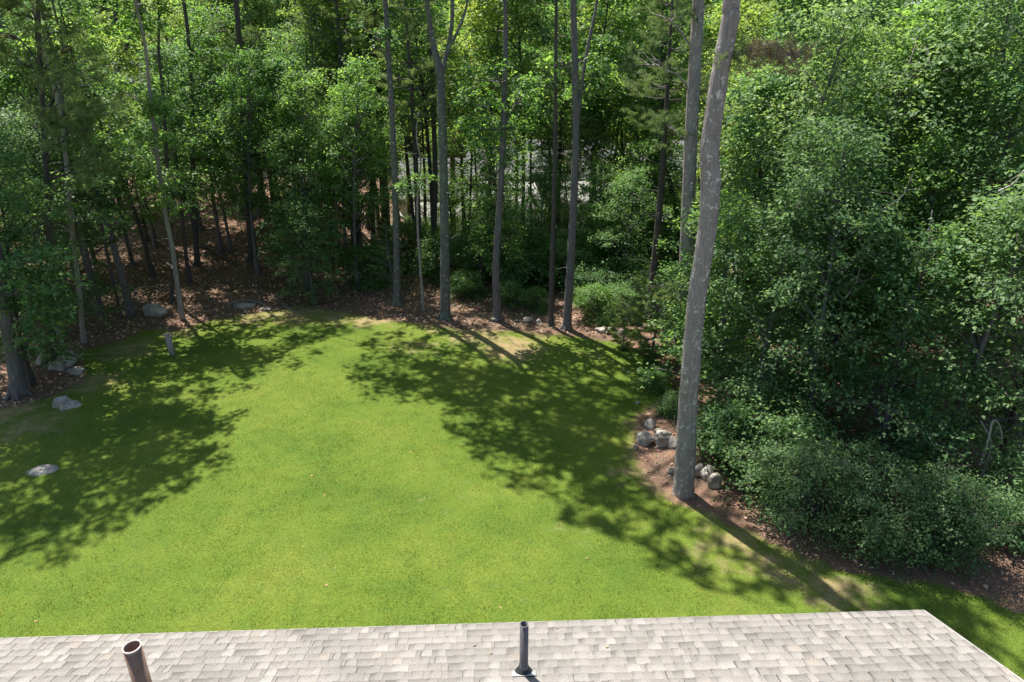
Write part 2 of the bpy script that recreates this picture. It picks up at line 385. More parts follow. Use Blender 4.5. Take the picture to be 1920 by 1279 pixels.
#==SETTING==
# ------------------------------------------------------------------ ground
LAWN_PX = [(-900, 900), (-300, 800), (20, 765), (95, 745), (160, 715), (150, 660), (235, 640), (270, 618), (330, 622), (400, 600), (480, 588), (560, 575), (640, 585),
           (720, 600), (790, 608), (860, 618), (960, 620), (1060, 630), (1150, 642), (1225, 672), (1262, 720), (1240, 750), (1200, 775), (1195, 800),
           (1190, 840), (1200, 880), (1250, 935), (1300, 955), (1390, 990), (1460, 1028), (1527, 1054), (1600, 1070), (1655, 1082), (1740, 1096), (1826, 1114), (1920, 1150), (2100, 1230)]
LAWN = np.array([ground(*p)[:2] for p in LAWN_PX])
LAWN = np.vstack([LAWN, [[12.5, 6.0], [13, 3.0], [13, -22], [-24, -22], [-24, 14]]])
def sdist(P, poly):                       # signed distance, positive inside
    P = np.asarray(P, float); best = np.full(len(P), 1e9); ins = np.zeros(len(P), bool)
    for i in range(len(poly)):
        a = poly[i]; b = poly[(i+1) % len(poly)]; ab = b-a; t = np.clip(((P-a)@ab)/(ab@ab), 0, 1)
        best = np.minimum(best, np.linalg.norm(P-(a+t[:, None]*ab), axis=1))
        c = ((a[1] > P[:, 1]) != (b[1] > P[:, 1])); xi = a[0]+(P[:, 1]-a[1])/(b[1]-a[1]+1e-12)*ab[0]; ins ^= c & (P[:, 0] < xi)
    return np.where(ins, best, -best)
DRY_PX = [(900, 625, 1.5, .8), (820, 612, 1.0, .7), (1000, 630, 1.0, .7), (780, 650, 1.3, .5), (1100, 660, 1.2, .4), (1225, 850, .9, .9), (1240, 900, .8, 1.0), (1215, 800, .8, .9), (1330, 960, .7, .5), (1440, 1060, .9, .6), (1560, 1110, .8, .7),
          (700, 600, 1.2, .8), (430, 600, 1.0, .5), (560, 590, 1.6, .8), (480, 595, 1.4, .7), (640, 595, 1.3, .7), (340, 625, 1.0, .6), (240, 660, 1.2, .7), (170, 720, 1.2, .6), (60, 800, 1.2, .6), (20, 770, 1.0, .8), (820, 940, 1.2, .25), (960, 1000, 1.5, .18), (1000, 1100, 1.0, .25), (620, 1050, 1.4, .2), (200, 1010, 1.2, .2),
          (960, 655, 1.3, .9), (1180, 890, .8, .6), (1380, 1010, .9, .6), (1500, 1080, .8, .7), (1340, 1040, 1.0, .5), (1620, 1130, .7, .6), (1080, 1000, 1.0, .3)]
DRY = [(ground(a, b)[:2], r, w) for a, b, r, w in DRY_PX]
def dryness(P):
    d = np.zeros(len(P))
    for c, r, w in DRY: d = np.maximum(d, w*np.exp(-(((P-c)**2).sum(1))/(r*r)))
    return d
def axis(lo, hi, f0, f1, fine, coarse):
    a = [lo]; 
    while a[-1] < hi:
        x = a[-1]; a.append(x+(fine if f0 <= x <= f1 else coarse*(1+.03*min(abs(x-f0), abs(x-f1)))))
    return np.array(a)
gx = axis(-160, 160, -17, 13, .22, 1.2); gy = axis(-30, 260, 4, 31, .22, 1.2)
GX, GY = np.meshgrid(gx, gy); P2 = np.stack([GX.ravel(), GY.ravel()], 1)
GZ = hgt(GX, GY).ravel()
sd = sdist(P2, LAWN)
GZ = GZ+.03*np.clip(sd*3, 0, 1)
W = len(gx); idx = np.arange(len(gy)*W).reshape(len(gy), W)
GQ = np.stack([idx[:-1, :-1], idx[:-1, 1:], idx[1:, 1:], idx[1:, :-1]], -1).reshape(-1, 4)
gm = mk_mesh("ground", np.column_stack([P2, GZ]), GQ, None, True)
for nm, arr in (("lawn", np.clip(.5+sd*.9, 0, 1)), ("dry", dryness(P2)),
                ("meadow", np.clip(sstep(39, 44, P2[:, 1])*sstep(-6, -2, P2[:, 0])+sstep(70, 80, P2[:, 1]), 0, 1))):
    at = gm.attributes.new(nm, 'FLOAT', 'POINT'); at.data.foreach_set("value", arr.astype(np.float32))
def ground_mat():
    m, nt, out = newmat("lawn_and_forest_soil")
    v = tex(nt)
    def attr(n):
        a = nt.nodes.new("ShaderNodeAttribute"); a.attribute_name = n; return a.outputs["Fac"]
    lawn, dry, mead = attr("lawn"), attr("dry"), attr("meadow")
    n1 = noise(nt, .35, 4, v); n2 = noise(nt, 2.2, 5, v, .65); n3 = noise(nt, 22, 4, v, .7); n4 = noise(nt, .9, 4, v, .6)
    g = ramp(nt, n1, [(.35, (.085, .135, .018)), (.5, (.115, .165, .022)), (.68, (.15, .185, .03))])
    g = mixc(nt, math_(nt, 'MULTIPLY', ramp(nt, n2, [(.45, (0, 0, 0)), (.7, (1, 1, 1))]), .45), g, (.055, .13, .018))
    g = mixc(nt, .5, g, ramp(nt, n3, [(.3, (.45, .45, .45)), (.7, (1.5, 1.5, 1.4))]), 'MULTIPLY')
    dr = ramp(nt, n2, [(.3, (.20, .15, .075)), (.7, (.38, .27, .15))])
    dk = ramp(nt, math_(nt, 'ADD', math_(nt, 'MULTIPLY', dry, .9), math_(nt, 'MULTIPLY', math_(nt, 'SUBTRACT', n2, .5), 1.3)), [(.3, (0, 0, 0)), (.75, (1, 1, 1))])
    g = mixc(nt, math_(nt, 'MULTIPLY', dk, .85), g, dr)
    soil = ramp(nt, n3, [(.3, (.10, .062, .045)), (.5, (.20, .12, .082)), (.7, (.36, .22, .15))])
    soil = mixc(nt, math_(nt, 'MULTIPLY', ramp(nt, n4, [(.4, (0, 0, 0)), (.65, (1, 1, 1))]), .6), soil, (.09, .07, .055))
    me_ = ramp(nt, n2, [(.3, (.10, .15, .04)), (.7, (.22, .27, .08))])
    soil = mixc(nt, mead, soil, me_)
    k = ramp(nt, math_(nt, 'ADD', lawn, math_(nt, 'MULTIPLY', math_(nt, 'SUBTRACT', n2, .5), .9)), [(.42, (0, 0, 0)), (.58, (1, 1, 1))])
    col = mixc(nt, k, soil, g)
    p = nt.nodes.new("ShaderNodeBsdfPrincipled"); L(nt, col, p.inputs["Base Color"]); p.inputs["Roughness"].default_value = .95; p.inputs["Specular IOR Level"].default_value = .15
    bp = nt.nodes.new("ShaderNodeBump"); bp.inputs["Strength"].default_value = .8; bp.inputs["Distance"].default_value = .05
    L(nt, n3, bp.inputs["Height"]); L(nt, bp.outputs[0], p.inputs["Normal"]); L(nt, p.outputs[0], out.inputs[0]); return m
gm.materials.append(ground_mat())
go = link("ground", gm); go['kind'] = 'structure'

# grass blades, one sheet nobody could count
rng = np.random.default_rng(11)
def grass_mat():
    m, nt, out = newmat("grass_blade")
    geo = nt.nodes.new("ShaderNodeNewGeometry"); v = tex(nt)
    n1 = noise(nt, .35, 4, v); n2 = noise(nt, 1.9, 4, v, .6)
    a = ramp(nt, n1, [(.35, (.092, .145, .018)), (.5, (.15, .20, .027)), (.68, (.22, .24, .042))])
    a = mixc(nt, math_(nt, 'MULTIPLY', ramp(nt, n2, [(.45, (0, 0, 0)), (.68, (1, 1, 1))]), .5), a, (.055, .13, .016))
    at = nt.nodes.new("ShaderNodeAttribute"); at.attribute_name = "dry"
    sp = ramp(nt, noise(nt, 3.6, 5, v, .75), [(.54, (0, 0, 0)), (.72, (.75, .75, .75))])
    r = math_(nt, 'ADD', math_(nt, 'MULTIPLY', geo.outputs["Random Per Island"], .75), math_(nt, 'ADD', at.outputs["Fac"], sp))
    k = ramp(nt, r, [(.66, (0, 0, 0)), (.95, (1, 1, 1))])
    a = mixc(nt, k, a, (.34, .30, .12))
    h = nt.nodes.new("ShaderNodeHueSaturation"); L(nt, a, h.inputs["Color"])
    mr = nt.nodes.new("ShaderNodeMapRange"); L(nt, geo.outputs["Random Per Island"], mr.inputs[0]); mr.inputs[3].default_value = .75; mr.inputs[4].default_value = 1.25
    L(nt, mr.outputs[0], h.inputs["Value"])
    p = nt.nodes.new("ShaderNodeBsdfPrincipled"); L(nt, h.outputs[0], p.inputs["Base Color"]); p.inputs["Roughness"].default_value = .6; p.inputs["Specular IOR Level"].default_value = .3
    t = nt.nodes.new("ShaderNodeBsdfTranslucent"); L(nt, mixc(nt, 1, h.outputs[0], (1.7, 1.6, 1.0), 'MULTIPLY'), t.inputs["Color"])
    mx = nt.nodes.new("ShaderNodeMixShader"); mx.inputs[0].default_value = .32
    L(nt, p.outputs[0], mx.inputs[1]); L(nt, t.outputs[0], mx.inputs[2]); L(nt, mx.outputs[0], out.inputs[0]); return m
NB = 620000
P = np.column_stack([rng.uniform(-19, 10, NB), 5.6+(rng.random(NB)**1.35)*22])
vis = np.abs(P[:, 0]) < (P[:, 1]*CP+CH*SP)*.80
P = P[vis]; s = sdist(P, LAWN); dr = dryness(P)
P0 = P; keep = (s+rng.standard_normal(len(P))*.22 > 0) & (rng.random(len(P)) > dr*.75)
P = P[keep]; dr = dr[keep]; n = len(P); z = hgt(P[:, 0], P[:, 1])+.02
th = rng.random(n)*6.28; h = rng.uniform(.02, .06, n)*(1-.4*dr)*(1+.45*np.sin(P[:, 0]*5.1+2*np.sin(P[:, 1]*3.7))*np.sin(P[:, 1]*6.3+2*np.sin(P[:, 0]*2.9))); w = rng.uniform(.006, .013, n); ln = rng.uniform(0, .05, n)
sx, sy = np.cos(th)*w/2, np.sin(th)*w/2; th2 = rng.random(n)*6.28
V = np.stack([np.column_stack([P[:, 0]-sx, P[:, 1]-sy, z]), np.column_stack([P[:, 0]+sx, P[:, 1]+sy, z]),
              np.column_stack([P[:, 0]+np.cos(th2)*ln, P[:, 1]+np.sin(th2)*ln, z+h])], 1).reshape(-1, 3)
gme = mk_mesh("grass", V, np.arange(n*3).reshape(-1, 3), grass_mat())
at = gme.attributes.new("dry", 'FLOAT', 'POINT'); at.data.foreach_set("value", np.repeat(dr, 3).astype(np.float32))
tag(link("grass", gme), "short bright green lawn grass with dry tan patches", "grass", kind='stuff')

# leaf litter on the woodland floor
NL = 90000
P = np.column_stack([rng.uniform(-32, 20, NL), 8+rng.random(NL)*36]); s = sdist(P, LAWN)
P = P[(s < -.1) & (rng.random(len(P)) < np.where((P[:, 0] > 2.5) & (P[:, 1] < 22), .22, 1)) & (np.abs(P[:, 0]) < (P[:, 1]*CP+CH*SP)*.85)]
n = len(P); c = np.column_stack([P, hgt(P[:, 0], P[:, 1])+rng.uniform(.01, .05, n)])
sz = rng.uniform(.07, .15, n)
V, T = kites(c, np.array([0, 0, 1.])+rng.standard_normal((n, 3))*.35, rng.standard_normal((n, 3)), sz, sz*.6)
tag(link("leaf_litter", mk_mesh("leaf_litter", V, T, M['deadleaf'])), "brown and rust leaf litter covering the woodland floor", "leaf litter", kind='stuff')
NV = 5000
P = np.column_stack([rng.uniform(-17, 8, NV), 6+rng.random(NV)*18]); s = sdist(P, LAWN)
f = np.sin(P[:, 0]*1.9+1)*np.sin(P[:, 1]*1.6)+.6*np.sin(P[:, 0]*4.3+P[:, 1]*3.7)
PW = P[(s > .1) & (f > .75)]
# low green weeds scattered at the wood's edge
NW = 60000
P = np.column_stack([rng.uniform(-26, 20, NW), 8+rng.random(NW)*34]); s = sdist(P, LAWN)
f = np.sin(P[:, 0]*.9+2)*np.sin(P[:, 1]*.8+1)+.5*np.sin(P[:, 0]*2.3-P[:, 1]*1.7)
P = P[(s < -.3) & (f > np.where(P[:, 0] < -5, .95, .15)) & (np.abs(P[:, 0]) < (P[:, 1]*CP+CH*SP)*.85)]
n = len(P); c = np.column_stack([P, hgt(P[:, 0], P[:, 1])+rng.random(n)**2*.32]); sz = rng.uniform(.06, .13, n)
PW = np.repeat(PW, 4, 0)+rng.standard_normal((len(PW)*4, 2))*.035; c = np.vstack([c, np.column_stack([PW, hgt(PW[:, 0], PW[:, 1])+.05])]); sz = np.concatenate([sz, rng.uniform(.018, .034, len(PW))]); n = len(c)
V, T = kites(c, np.array([0, 0, 1.])+rng.standard_normal((n, 3))*.45, rng.standard_normal((n, 3)), sz, sz*.6)
tag(link("ground_cover", mk_mesh("ground_cover", V, T, M['weed'])), "low green weeds and seedlings over the leaf litter", "ground cover", kind='stuff')

# ------------------------------------------------------------------ the house whose roof the camera looks over
YAW = math.radians(2.27); SL = math.radians(19.5); EZ = CH-6.6
d = ray(1733, 1147); tt = (EZ-CH)/d[2]; K0 = np.array([d[0]*tt, d[1]*tt, EZ])      # corner of eave and rake
U = np.array([-math.cos(YAW), -math.sin(YAW), 0.])          # along the eave, towards the left
D = np.array([math.sin(YAW)*math.cos(SL), -math.cos(YAW)*math.cos(SL), math.sin(SL)])   # up the slope
NRM = np.cross(D, U); NRM = NRM if NRM[2] > 0 else -NRM
D2 = np.array([math.sin(YAW)*math.cos(SL), -math.cos(YAW)*math.cos(SL), -math.sin(SL)])  # down the back slope
LEN = 17.0; SLOPE = 6.1
house = thing("house", "single storey house seen from above its pale grey shingled roof", "house", tuple(K0*np.array([1, 1, 0])))
HO = K0*np.array([1, 1, 0])
def rp(u, v, h): return K0+U*u+D*v+NRM*h-HO
rngS = np.random.default_rng(5)
g1 = Geo(); g2 = Geo(); EXPO = .152
def slab(g, u0, u1, v0, v1, hf, hr):
    a = [rp(u0, v0, hf), rp(u1, v0, hf), rp(u1, v1, hr), rp(u0, v1, hr), rp(u0, v0, hf-.006), rp(u1, v0, hf-.006)]
    g.add(np.array(a), T=np.array([[0, 4, 3], [1, 2, 5]]), Q=np.array([[0, 1, 2, 3], [0, 4, 5, 1]]))
nc = int(SLOPE/EXPO)
for i in range(nc):
    v0 = i*EXPO-.02; v1 = min(SLOPE, v0+EXPO+.03); off = (i*.165+rngS.uniform(-.02, .02)) % 1.0
    u = -off
    while u < LEN:
        ua = max(0, u); ub = min(LEN, u+.995)
        if ub-ua > .02: slab(g1, ua, ub, v0, v1, .009, .001)
        w_ = u+rngS.uniform(.0, .08)
        while w_ < u+.93:
            tw_ = rngS.choice([.09, .11, .13, .16, .19]); 
            a_, b_ = max(0, w_), min(LEN, w_+tw_, u+.99)
            if b_-a_ > .03: slab(g2, a_, b_, v0-.004, v1-.02, .0145, .007)
            w_ += tw_+rngS.choice([.07, .12, .16, .2])
        u += 1.0
roof = link("roof", g1.mesh("roof", M['shingle']), house)
link("shingle_tabs", g2.mesh("shingle_tabs", M['shingle_tab']), roof)
g = Geo()     # deck under the shingles, and the back slope
RV = SLOPE
def slab2(g, pts, th):
    pts = np.array(pts); n_ = unit(np.cross(pts[1]-pts[0], pts[3]-pts[0])); n_ = n_ if n_[2] > 0 else -n_
    V = np.vstack([pts, pts-n_*th]); g.add(V, Q=np.array([[0, 1, 2, 3], [7, 6, 5, 4], [0, 4, 5, 1], [1, 5, 6, 2], [2, 6, 7, 3], [3, 7, 4, 0]]))
slab2(g, [rp(.01, .01, -.012), rp(LEN-.01, .01, -.012), rp(LEN-.01, RV, -.012), rp(.01, RV, -.012)], .14)
rid0 = K0+D*RV; 
def rq(u, v, h): return rid0+U*u+D2*v-HO+np.array([0, 0, h])
slab2(g, [rq(0, 0, 0), rq(LEN, 0, 0), rq(LEN, RV, 0), rq(0, RV, 0)], .15)
link("roof_deck", g.mesh("roof_deck", M['shingle']), house)
g = Geo()     # drip edge along eave and rake
def strip(g, a, b, w, t):
    ab = unit(b-a); up = NRM; si = np.cross(ab, up)
    V = np.array([p+si*x+up*y for p in (a, b) for x, y in ((-w/2, -t), (w/2, -t), (w/2, 0), (-w/2, 0))]); g.add(V, Q=np.array([[0, 1, 2, 3], [7, 6, 5, 4], [0, 4, 5, 1], [1, 5, 6, 2], [2, 6, 7, 3], [3, 7, 4, 0]]))
strip(g, rp(-.02, -.032, .004), rp(LEN, -.032, .004), .018, .10)
strip(g, rp(-.014, -.02, .008), rp(-.014, RV, .008), .016, .10)
link("drip_edge", g.mesh("drip_edge", M['drip']), house)
ridg = Geo()
k = 0
while k*.2 < LEN:
    a = rid0+U*k*.2-HO; ridg.add(np.array([a-D*.14+NRM*.022, a+U*.22-D*.14+NRM*.016, a+U*.22+np.array([0, 0, .025]), a+np.array([0, 0, .035]), a+U*.22+D2*.14+np.array([0, 0, .02]), a+D2*.14+np.array([0, 0, .03])]), Q=np.array([[0, 1, 2, 3], [3, 2, 4, 5]])); k += 1
link("ridge_cap", ridg.mesh("ridge_cap", M['shingle_tab']), house)
g = Geo()
Hn = np.array([math.sin(YAW), -math.cos(YAW), 0]); WD = 2*RV*math.cos(SL)
ang = Matrix.Rotation(YAW, 3, 'Z')
cc = K0-HO+U*(LEN/2)+Hn*(WD/2); cc[2] = (EZ-.12)/2+.0
g.box(cc, (LEN-.8, WD-.9, EZ-.14), np.array(ang))
for uu in (.45, LEN-.45):                 # gable ends
    a = K0-HO+U*uu; b = a+Hn*.5; c2 = a+Hn*(WD-.5); m_ = a+Hn*WD/2
    z0 = EZ-.15; zt = EZ+RV*math.sin(SL)-.24
    b[2] = z0; c2[2] = z0; m_[2] = zt
    e = U*.12 if uu < 1 else -U*.12
    V = np.array([b, c2, m_, b+e, c2+e, m_+e]); g.add(V, T=np.array([[0, 1, 2], [3, 5, 4]]), Q=np.array([[0, 3, 4, 1], [1, 4, 5, 2], [2, 5, 3, 0]]))
link("wall", g.mesh("wall", M['siding']), house)
def on_roof(px, py):
    d = ray(px, py); t = np.dot(K0-np.array([0, 0, CH]), NRM)/np.dot(d, NRM); return np.array([0, 0, CH])+d*t
def ring_cyl(g, base, z0, z1, r, k=28, rin=None, bulge=None):
    th = np.arange(k)*6.283/k; cs = np.stack([np.cos(th), np.sin(th)], 1)
    prof = [(r, z0), (r, z1)] + ([(rin, z1), (rin, z1-.5)] if rin else [])
    V = np.array([[base[0]+a*q, base[1]+b*q, z] for q, z in prof for a, b in cs]); n_ = len(prof)
    Q = np.array([[i*k+j, i*k+(j+1) % k, (i+1)*k+(j+1) % k, (i+1)*k+j] for i in range(n_-1) for j in range(k)])
    T = None
    if rin is None:
        V = np.vstack([V, [[base[0], base[1], z1]]]); T = np.array([[k+j, k+(j+1) % k, 2*k] for j in range(k)])
    g.add(V, T, Q)
# plumbing vent
B = on_roof(982, 1262); zt = B[2]
for _ in range(400):
    zt += .004; dep = B[1]*CP+(CH-zt)*SP; py = 640-FPX*((B[1]*SP+(zt-CH)*CP)/dep)
    if py <= 1171: break
b = B-HO
g = Geo(); ring_cyl(g, b, b[2]-.05, zt, .0465, rin=.040); g2_ = Geo()
vp = link("vent_pipe", g.mesh("vent_pipe", M['pipe_dark'], False), house); vp['label'] = "thin dark grey plumbing vent pipe with rubber boot"
g = Geo(); th = np.arange(24)*6.283/24; pr = [(.105, -.01), (.10, .02), (.075, .05), (.056, .075), (.05, .10)]
V = np.array([b+(U*math.cos(t)*r_+D*math.sin(t)*r_)*1.0+NRM*h_ for r_, h_ in pr for t in th])
g.add(V, Q=np.array([[i*24+j, i*24+(j+1) % 24, (i+1)*24+(j+1) % 24, (i+1)*24+j] for i in range(4) for j in range(24)]))
link("pipe_boot", g.mesh("pipe_boot", M['rubber'], True), vp)
g = Geo(); V = [b+U*x+D*y+NRM*.024 for x, y in ((-.13, -.0), (.13, -.0), (.13, .10), (-.13, .10))]; slab2(g, V, .004)
link("flashing", g.mesh("flashing", M['flash']), vp)
g = Geo(); V = [b+U*x+D*y+NRM*.0235 for x, y in ((-.15, -.0), (-.10, -.19), (.02, -.12), (.12, -.20), (.16, -.03), (.1, .02))]
V = [b+U*x-D*(abs(y)+.0)+NRM*.0235 for x, y in ((-.15, 0), (-.13, .12), (-.05, .16), (.05, .13), (.14, .17), (.17, .03))]
# flue pipe at the left
Zp = 6.25; d = ray(247, 1213); P3 = np.array([0, 0, CH])+d*Zp
g = Geo(); b2 = P3-HO; ring_cyl(g, b2, -2+P3[2], P3[2], .078, k=36, rin=.070)
rz_ = (K0[2]+np.dot(P3-K0, np.array([math.sin(YAW), -math.cos(YAW), 0]))*math.tan(SL))
V = np.vstack(g.V); V[:, 2] = np.maximum(V[:, 2], np.where(V[:, 2] < P3[2]-.6, rz_-.1, -9)); g.V = [V]
fp = link("flue_pipe", g.mesh("flue_pipe", M['pipe_brown'], False), house); fp['label'] = "wide brown flue pipe with an open top"
g = Geo(); ring_cyl(g, b2, P3[2]-.42, P3[2]-.40, .069, k=36); link("flue_dark_disc", g.mesh("flue_dark_disc", M['pipe_in']), fp)  # near-black disc across the bore stands in for the flue's dark depth
g = Geo(); ring_cyl(g, b2, P3[2]-.012, P3[2]+.003, .081, k=36, rin=.069); V = np.vstack(g.V)
V[:, 2] = np.maximum(V[:, 2], P3[2]-.012); g.V = [V]; link("rim", g.mesh("rim", simple("worn_pipe_rim", (.50, .42, .36), .5)), fp)
for me_ in (vp, fp):
    me_.data.polygons.foreach_set("use_smooth", [abs(p_.normal.z) < .5 for p_ in me_.data.polygons])

# ------------------------------------------------------------------ neighbouring houses beyond the trees
def gable_house(name, label, cx, cy, w, dpt, zr, ze, wings=(), rot=0, windows=()):
    zg = float(hgt(cx, cy)); t = thing(name, label, "house", (cx, cy, zg), rz=rot)
    def body(w, dpt, zr, ze, ox=0, oy=0, sw=False):
        g = Geo(); zr -= zg; ze -= zg
        W2, D2_ = w/2, dpt/2
        g.box((ox, oy, ze/2-1), (w-.6, dpt-.6, ze+2-.05))
        ax = (lambda a, b, z: (ox+b, oy+a, z)) if sw else (lambda a, b, z: (ox+a, oy+b, z))
        a, b = (D2_, W2) if sw else (W2, D2_)
        V = [ax(-a+.3, -b+.3, ze-.05), ax(-a+.3, b-.3, ze-.05), ax(-a+.3, 0, zr-.2), ax(a-.3, -b+.3, ze-.05), ax(a-.3, b-.3, ze-.05), ax(a-.3, 0, zr-.2)]
        g.add(V, T=np.array([[0, 1, 2], [3, 5, 4]]))
        link("wall", g.mesh("wall", M['siding']), t)
        g = Geo(); n = 26
        for s_ in (-1, 1):
            for i in range(n):
                f0, f1 = i/n, (i+1)/n+.01
                def pt(x, f, h): return np.array(ax(x, s_*b*(1-f), ze+(zr-ze)*f+h))
                x = -a
                while x < a:
                    x1 = min(a, x+rngS.uniform(.5, 1.4)); g.add(np.array([pt(x, f0, .03), pt(x1, f0, .03), pt(x1, f1, .005), pt(x, f1, .005), pt(x, f0, -.03), pt(x1, f0, -.03)]), Q=np.array([[0, 1, 2, 3], [0, 4, 5, 1]])); x = x1
            q = [pt(-a, 0, -.02), pt(a, 0, -.02), pt(a, 1, -.02), pt(-a, 1, -.02)]; slab2(g, q, .15)
        link("roof", g.mesh("roof", M['far_shingle']), t)
    body(w, dpt, zr, ze)
    for wg in wings: body(*wg)
    for (x, z, ww, hh, y_) in windows:
        g = Geo(); g.box((x, y_, z), (ww+.16, .08, hh+.16)); fr = link("window", g.mesh("window", M['siding']), t)
        g = Geo(); g.box((x, y_-.04, z), (ww, .04, hh)); link("pane", g.mesh("pane", M['glass']), fr)
    return t
gable_house("neighbour_house", "low grey roofed house seen through the trunks beyond the wood", 5.6, 50.0, 17.5, 8.4, 3.7, 1.7,
            wings=((6.5, 9.0, 2.6, .6, -10.2, -1.0, False), (6.0, 6.5, 2.3, .2, 4.2, -4.6, True)),
            windows=((-6, 2.4, 1.0, 1.1, -3.92), (-2.5, 2.4, 1.6, 1.1, -3.92), (.2, 2.2, 1.0, 1.9, -3.92)))
gable_house("neighbour_house", "distant two storey grey house glimpsed behind the upper left trees", -34.5, 66.0, 10, 8, 8.6, 6.3, windows=((-2, 4.5, 1, 1.3, -3.72), (1.5, 4.5, 1, 1.3, -3.72)))
#==TREES==
# ------------------------------------------------------------------ tree kinds
KU = [gen_broad(21+i, h, r, z0, int(nc_*.72), 72, lf*.88, M[mt], M[bk], tr_, rc=(.4, .8)) for i, (h, r, z0, nc_, lf, mt, bk, tr_) in enumerate([
    (7.5, 2.3, 1.6, 175, .125, 'maple', 'bark_dark', .085), (6.5, 2.5, 1.0, 170, .12, 'maple', 'bark_grey', .075),
    (8.0, 2.2, 1.2, 185, .13, 'oak', 'bark_dark', .095), (7.0, 2.4, .6, 180, .12, 'oak', 'bark_grey', .08)])]
KL = [gen_broad(31+i, h, r, z0, nc_, 55, .13, M['lime'], M['bark_grey'], .09, rc=(.45, .85)) for i, (h, r, z0, nc_) in enumerate([(8, 2.6, 1.2, 170), (7, 2.4, 1.6, 160)])]
KC = [gen_broad(41+i, h, r, z0, int(nc_*.6), 80, .14, M[mt], M['bark_dark'], .2, lean=.8, rc=(.6, 1.1), shell=.3) for i, (h, r, z0, nc_, mt) in enumerate([
    (16, 3.9, 5.0, 260, 'oak'), (17, 4.2, 6.0, 260, 'maple'), (15, 3.8, 4.0, 250, 'lime')])]
KB = [gen_broad(51+i, h, r, z0, nc_, 120, .095, M['blue'], M['bark_grey'], .085, lean=.8, rc=(.6, 1.15), flat=.2, shell=.35) for i, (h, r, z0, nc_) in enumerate([
    (7.5, 2.6, .7, 105), (8.5, 2.5, 1.2, 108)])]
KM = [gen_broad(101+i, h, r, z0, int(nc_*.75), 95, .12, M[mt], M[bk], .11, lean=.6, rc=(.5, 1.0), shell=.35) for i, (h, r, z0, nc_, mt, bk) in enumerate([
    (11, 2.7, 3.6, 150, 'maple', 'bark_grey'), (12, 2.6, 4.6, 145, 'oak', 'bark_dark'), (11.5, 2.8, 4.0, 150, 'lime', 'bark_grey')])]
KT = [gen_broad(111+i, h, r, z0, int(nc_*.8), 95, .16, M[mt], M['bark_dark'], .15, lean=.7, rc=(.7, 1.25), shell=.3) for i, (h, r, z0, nc_, mt) in enumerate([
    (16, 3.2, 7.6, 140, 'maple'), (17, 3.3, 8.2, 140, 'oak'), (15.5, 3.0, 7.2, 130, 'lime')])]
KF = [gen_broad(121+i, h, r, z0, nc_, 60, .27, M[mt], M['bark_dark'], .2, lean=.8, rc=(.8, 1.5), shell=.3) for i, (h, r, z0, nc_, mt) in enumerate([
    (14, 4.2, 1.2, 210, 'lime'), (15, 4.0, 1.6, 210, 'maple'), (13, 4.3, 1.0, 210, 'oak')])]
KP = [gen_pine(61, 17, 5.5, 2.6, M['pine'], M['bark_dark'], .19, bare=22), gen_pine(62, 15, 3.5, 2.4, M['pine'], M['bark_grey'], .17, bare=12),
      gen_pine(63, 16, 8.0, 2.8, M['pine'], M['bark_dark'], .20, bare=26)]
KY = [gen_pine(71, 2.6, .25, 1.15, M['softpine'], M['bark_grey'], .045, gap=.22, bough=7, per=110, twn=20, nl=.11, w=.011), gen_pine(72, 4.2, .4, 1.3, M['pine'], M['bark_grey'], .06, gap=.38, per=55, nl=.11, w=.008)]
KS = [gen_broad(81+i, h, r, .12, nc_, 85, lf, M[mt], M['twig'], .03, lean=.15, rc=(.35, .62), stems=5, flat=.22, shell=.4, cone=.3) for i, (h, r, nc_, lf, mt) in enumerate([
    (2.1, 1.45, 150, .06, 'shrub'), (1.8, 1.35, 140, .06, 'shrub'), (1.5, 1.1, 90, .075, 'oak'), (1.6, 1.0, 80, .08, 'maple')])]

